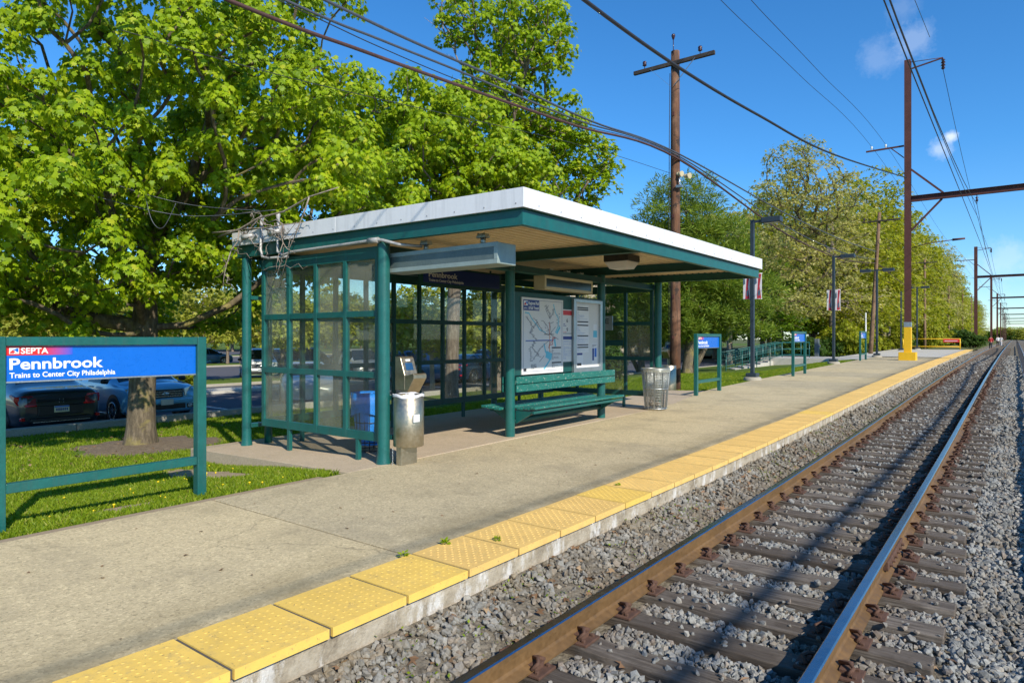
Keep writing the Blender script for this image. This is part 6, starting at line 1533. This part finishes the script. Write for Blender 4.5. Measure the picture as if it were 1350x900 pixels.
cB = car('suv_car', 'ice blue SUV parked nose to the kerb behind the maple trunk', (-17.85-2.3, p.y+.3, ZL), .0, CARBLUE, 'suv')
def lotcar(src, label, px, D, rz, mat=None):
    c = dup(src, at_lot(px, D), rz, label)
    if mat:
        for ch in kids(c):
            if ch.name.split('.')[0] in ('body', 'bumper', 'door_handle'):
                ch.data = ch.data.copy(); ch.data.materials[0] = mat
    return c
cA.rotation_euler.z = PI
bpy.context.view_layer.update()
KIDS.clear()
for src, lab, px, D, rz, mat in ((cB, 'white SUV seen through the first column of the end glazing', 341, 37, -.5, CARW), (cB, 'deep blue SUV seen through the second column of the end glazing', 404, 40, PI/2, CARB2), (cB, 'silver SUV facing the shelter, seen through the last columns of the end glazing', 474, 36, -.35, CARS), (cA, 'deep blue car far off just beyond the near name sign post', 268, 56, PI/2, CARB2),
                                 (cB, 'blue van sized car behind the rear glazing beside the slim trunk', 565, 33, PI/2-.1, CARB2), (cA, 'navy car behind the big trunk in the rear glazing', 626, 35, PI/2+.1, CARN), (cB, 'navy SUV at the bench post in the rear glazing', 668, 37, PI/2, CARN), (cA, 'pale silver car low in the second column of the end glazing', 405, 23.5, -.6, CARS), (cA, 'blue car in the lot far beyond the far glazed wall', 790, 75, PI/2, CARB2)):
    lotcar(src, lab, px, D, rz, mat)

# ---------------------------------------------------------------- building beyond the lot
bp = atD(800, 446, 92)
bl = thing('apartment_building', 'beige multi storey building seen through the far glazed wall', 'building', (bp.x, bp.y, -.6), .62)
BW = paint('cream render', (.56, .47, .36), .8, var=.08); BR = paint('grey roof felt', (.16, .15, .15), .9)
MB().box((-9, 0, 0), (9, 9, 12.2)).build('wall', BW, bl); MB().box((-9.4, -.4, 12.2), (9.4, 9.4, 12.7)).build('roof', BR, bl); MB().box((-3.2, -1.2, 0), (0.2, -.001, 12.6)).build('bay', BW, bl)
for zi in range(4):
    for xi in range(8):
        x = -7.9+xi*2.25; z = 1.0+zi*3.0; yo = -1.2 if -3.2 < x < .1 else 0
        f = MB().box((x-.62, yo-.06, z), (x+.62, yo-.002, z+1.6)).build('window', WHITE, bl); MB().box((x-.52, yo-.075, z+.1), (x+.52, yo-.061, z+1.5)).build('pane', CARGL, f)

# ---------------------------------------------------------------- people
def skin_part(name, joints, edges, mat, parent, sub=2):
    me = bpy.data.meshes.new(name); me.from_pydata([j[:3] for j in joints], edges, []); o = link(name, me, parent); me.materials.append(mat)
    sk = o.modifiers.new('skin', 'SKIN'); sk.use_smooth_shade = True
    for i, j in enumerate(joints): me.skin_vertices[0].data[i].radius = (j[3], j[3] if len(j) < 5 else j[4])
    me.skin_vertices[0].data[0].use_root = True
    s_ = o.modifiers.new('sub', 'SUBSURF'); s_.levels = s_.render_levels = sub; return o
def person(label, loc, rz, top, legs_, stride=.18):
    t = thing('person', label, 'person', loc, rz)
    J = [(0, 0, .95, .13, .10), (0, 0, 1.2, .12, .09), (0, 0, 1.42, .13, .08), (0, 0, 1.53, .05), (0, .01, 1.64, .085, .095), (0, .01, 1.75, .06),
         (-.19, 0, 1.40, .055), (-.24, -.02, 1.13, .042), (-.22, .10, .90, .035), (-.22, .13, .82, .03), (.19, 0, 1.40, .055), (.24, .02, 1.13, .042), (.23, .08, .90, .035), (.23, .10, .82, .03),
         (-.09, 0, .88, .085), (-.10, stride*.5, .48, .06), (-.10, stride*.4, .09, .04), (-.10, stride*.4+.13, .035, .035), (.09, 0, .88, .085), (.10, -stride*.3, .48, .06), (.10, -stride, .10, .04), (.10, -stride+.13, .04, .035)]
    E = [(0, 1), (1, 2), (2, 3), (3, 4), (4, 5), (2, 6), (6, 7), (7, 8), (8, 9), (2, 10), (10, 11), (11, 12), (12, 13), (0, 14), (14, 15), (15, 16), (16, 17), (0, 18), (18, 19), (19, 20), (20, 21)]
    skin_part('body', J, E, SKIN, t)
    g = lambda i, k: (*J[i][:3], *[a*k for a in J[i][3:]])
    skin_part('jacket', [(0, 0, .90, .155, .125), (0, 0, 1.2, .15, .115), (0, 0, 1.43, .15, .10), (-.20, 0, 1.41, .072), (-.245, -.02, 1.13, .06), (-.225, .10, .92, .05), (.20, 0, 1.41, .072), (.245, .02, 1.13, .06), (.235, .08, .92, .05)], [(0, 1), (1, 2), (2, 3), (3, 4), (4, 5), (2, 6), (6, 7), (7, 8)], top, t)
    skin_part('trousers', [(0, 0, .95, .135, .11), (-.09, 0, .86, .10), (-.10, stride*.5, .48, .075), (-.10, stride*.4, .10, .06), (.09, 0, .86, .10), (.10, -stride*.3, .48, .075), (.10, -stride, .11, .06)], [(0, 1), (1, 2), (2, 3), (0, 4), (4, 5), (5, 6)], legs_, t)
    skin_part('hair', [(0, -.02, 1.60, .085, .08), (0, -.01, 1.72, .09, .09), (0, 0, 1.78, .05)], [(0, 1), (1, 2)], HAIR, t)
    return t
p = atD(1306, 455, 87); person('person in a red jacket and dark trousers walking beside the far track', (p.x, p.y, rise(p.y)-.40), 0, CLOTHR, CLOTHD, .3)
p = atD(1315.5, 452, 112); person('person in a white jacket farther along the track than the one in red', (p.x, p.y, rise(p.y)-.36), .3, CLOTHW, CLOTHD, .2)
p = atD(1319.5, 452, 115); person('second person in white at the foot of the distant steel mast', (p.x, p.y, rise(p.y)-.36), -.2, CLOTHW, CLOTHW, .1)
p = atD(457, 452, 62); person('person in a lime vest working in the car park, seen through the end glazing', (p.x, p.y, -.56), 1.2, CLOTHY, CLOTHD, .1)
# rivets along the white edge and clamps of the roof
b = MB()
for i in range(13):
    x = RX0+.35+i*.47; b.tube([(x, RY0-.004, 3.235+(-4.4-x)*.01), (x, RY0+.004, 3.235+(-4.4-x)*.01)], .009, 6)
for i in range(19):
    y = RY0+.3+i*.47; b.tube([(RX1-.004, y, 3.235+(y-6)*.0035), (RX1+.004, y, 3.235+(y-6)*.0035)], .009, 6)
b.build('rivets', GREYP, roof)
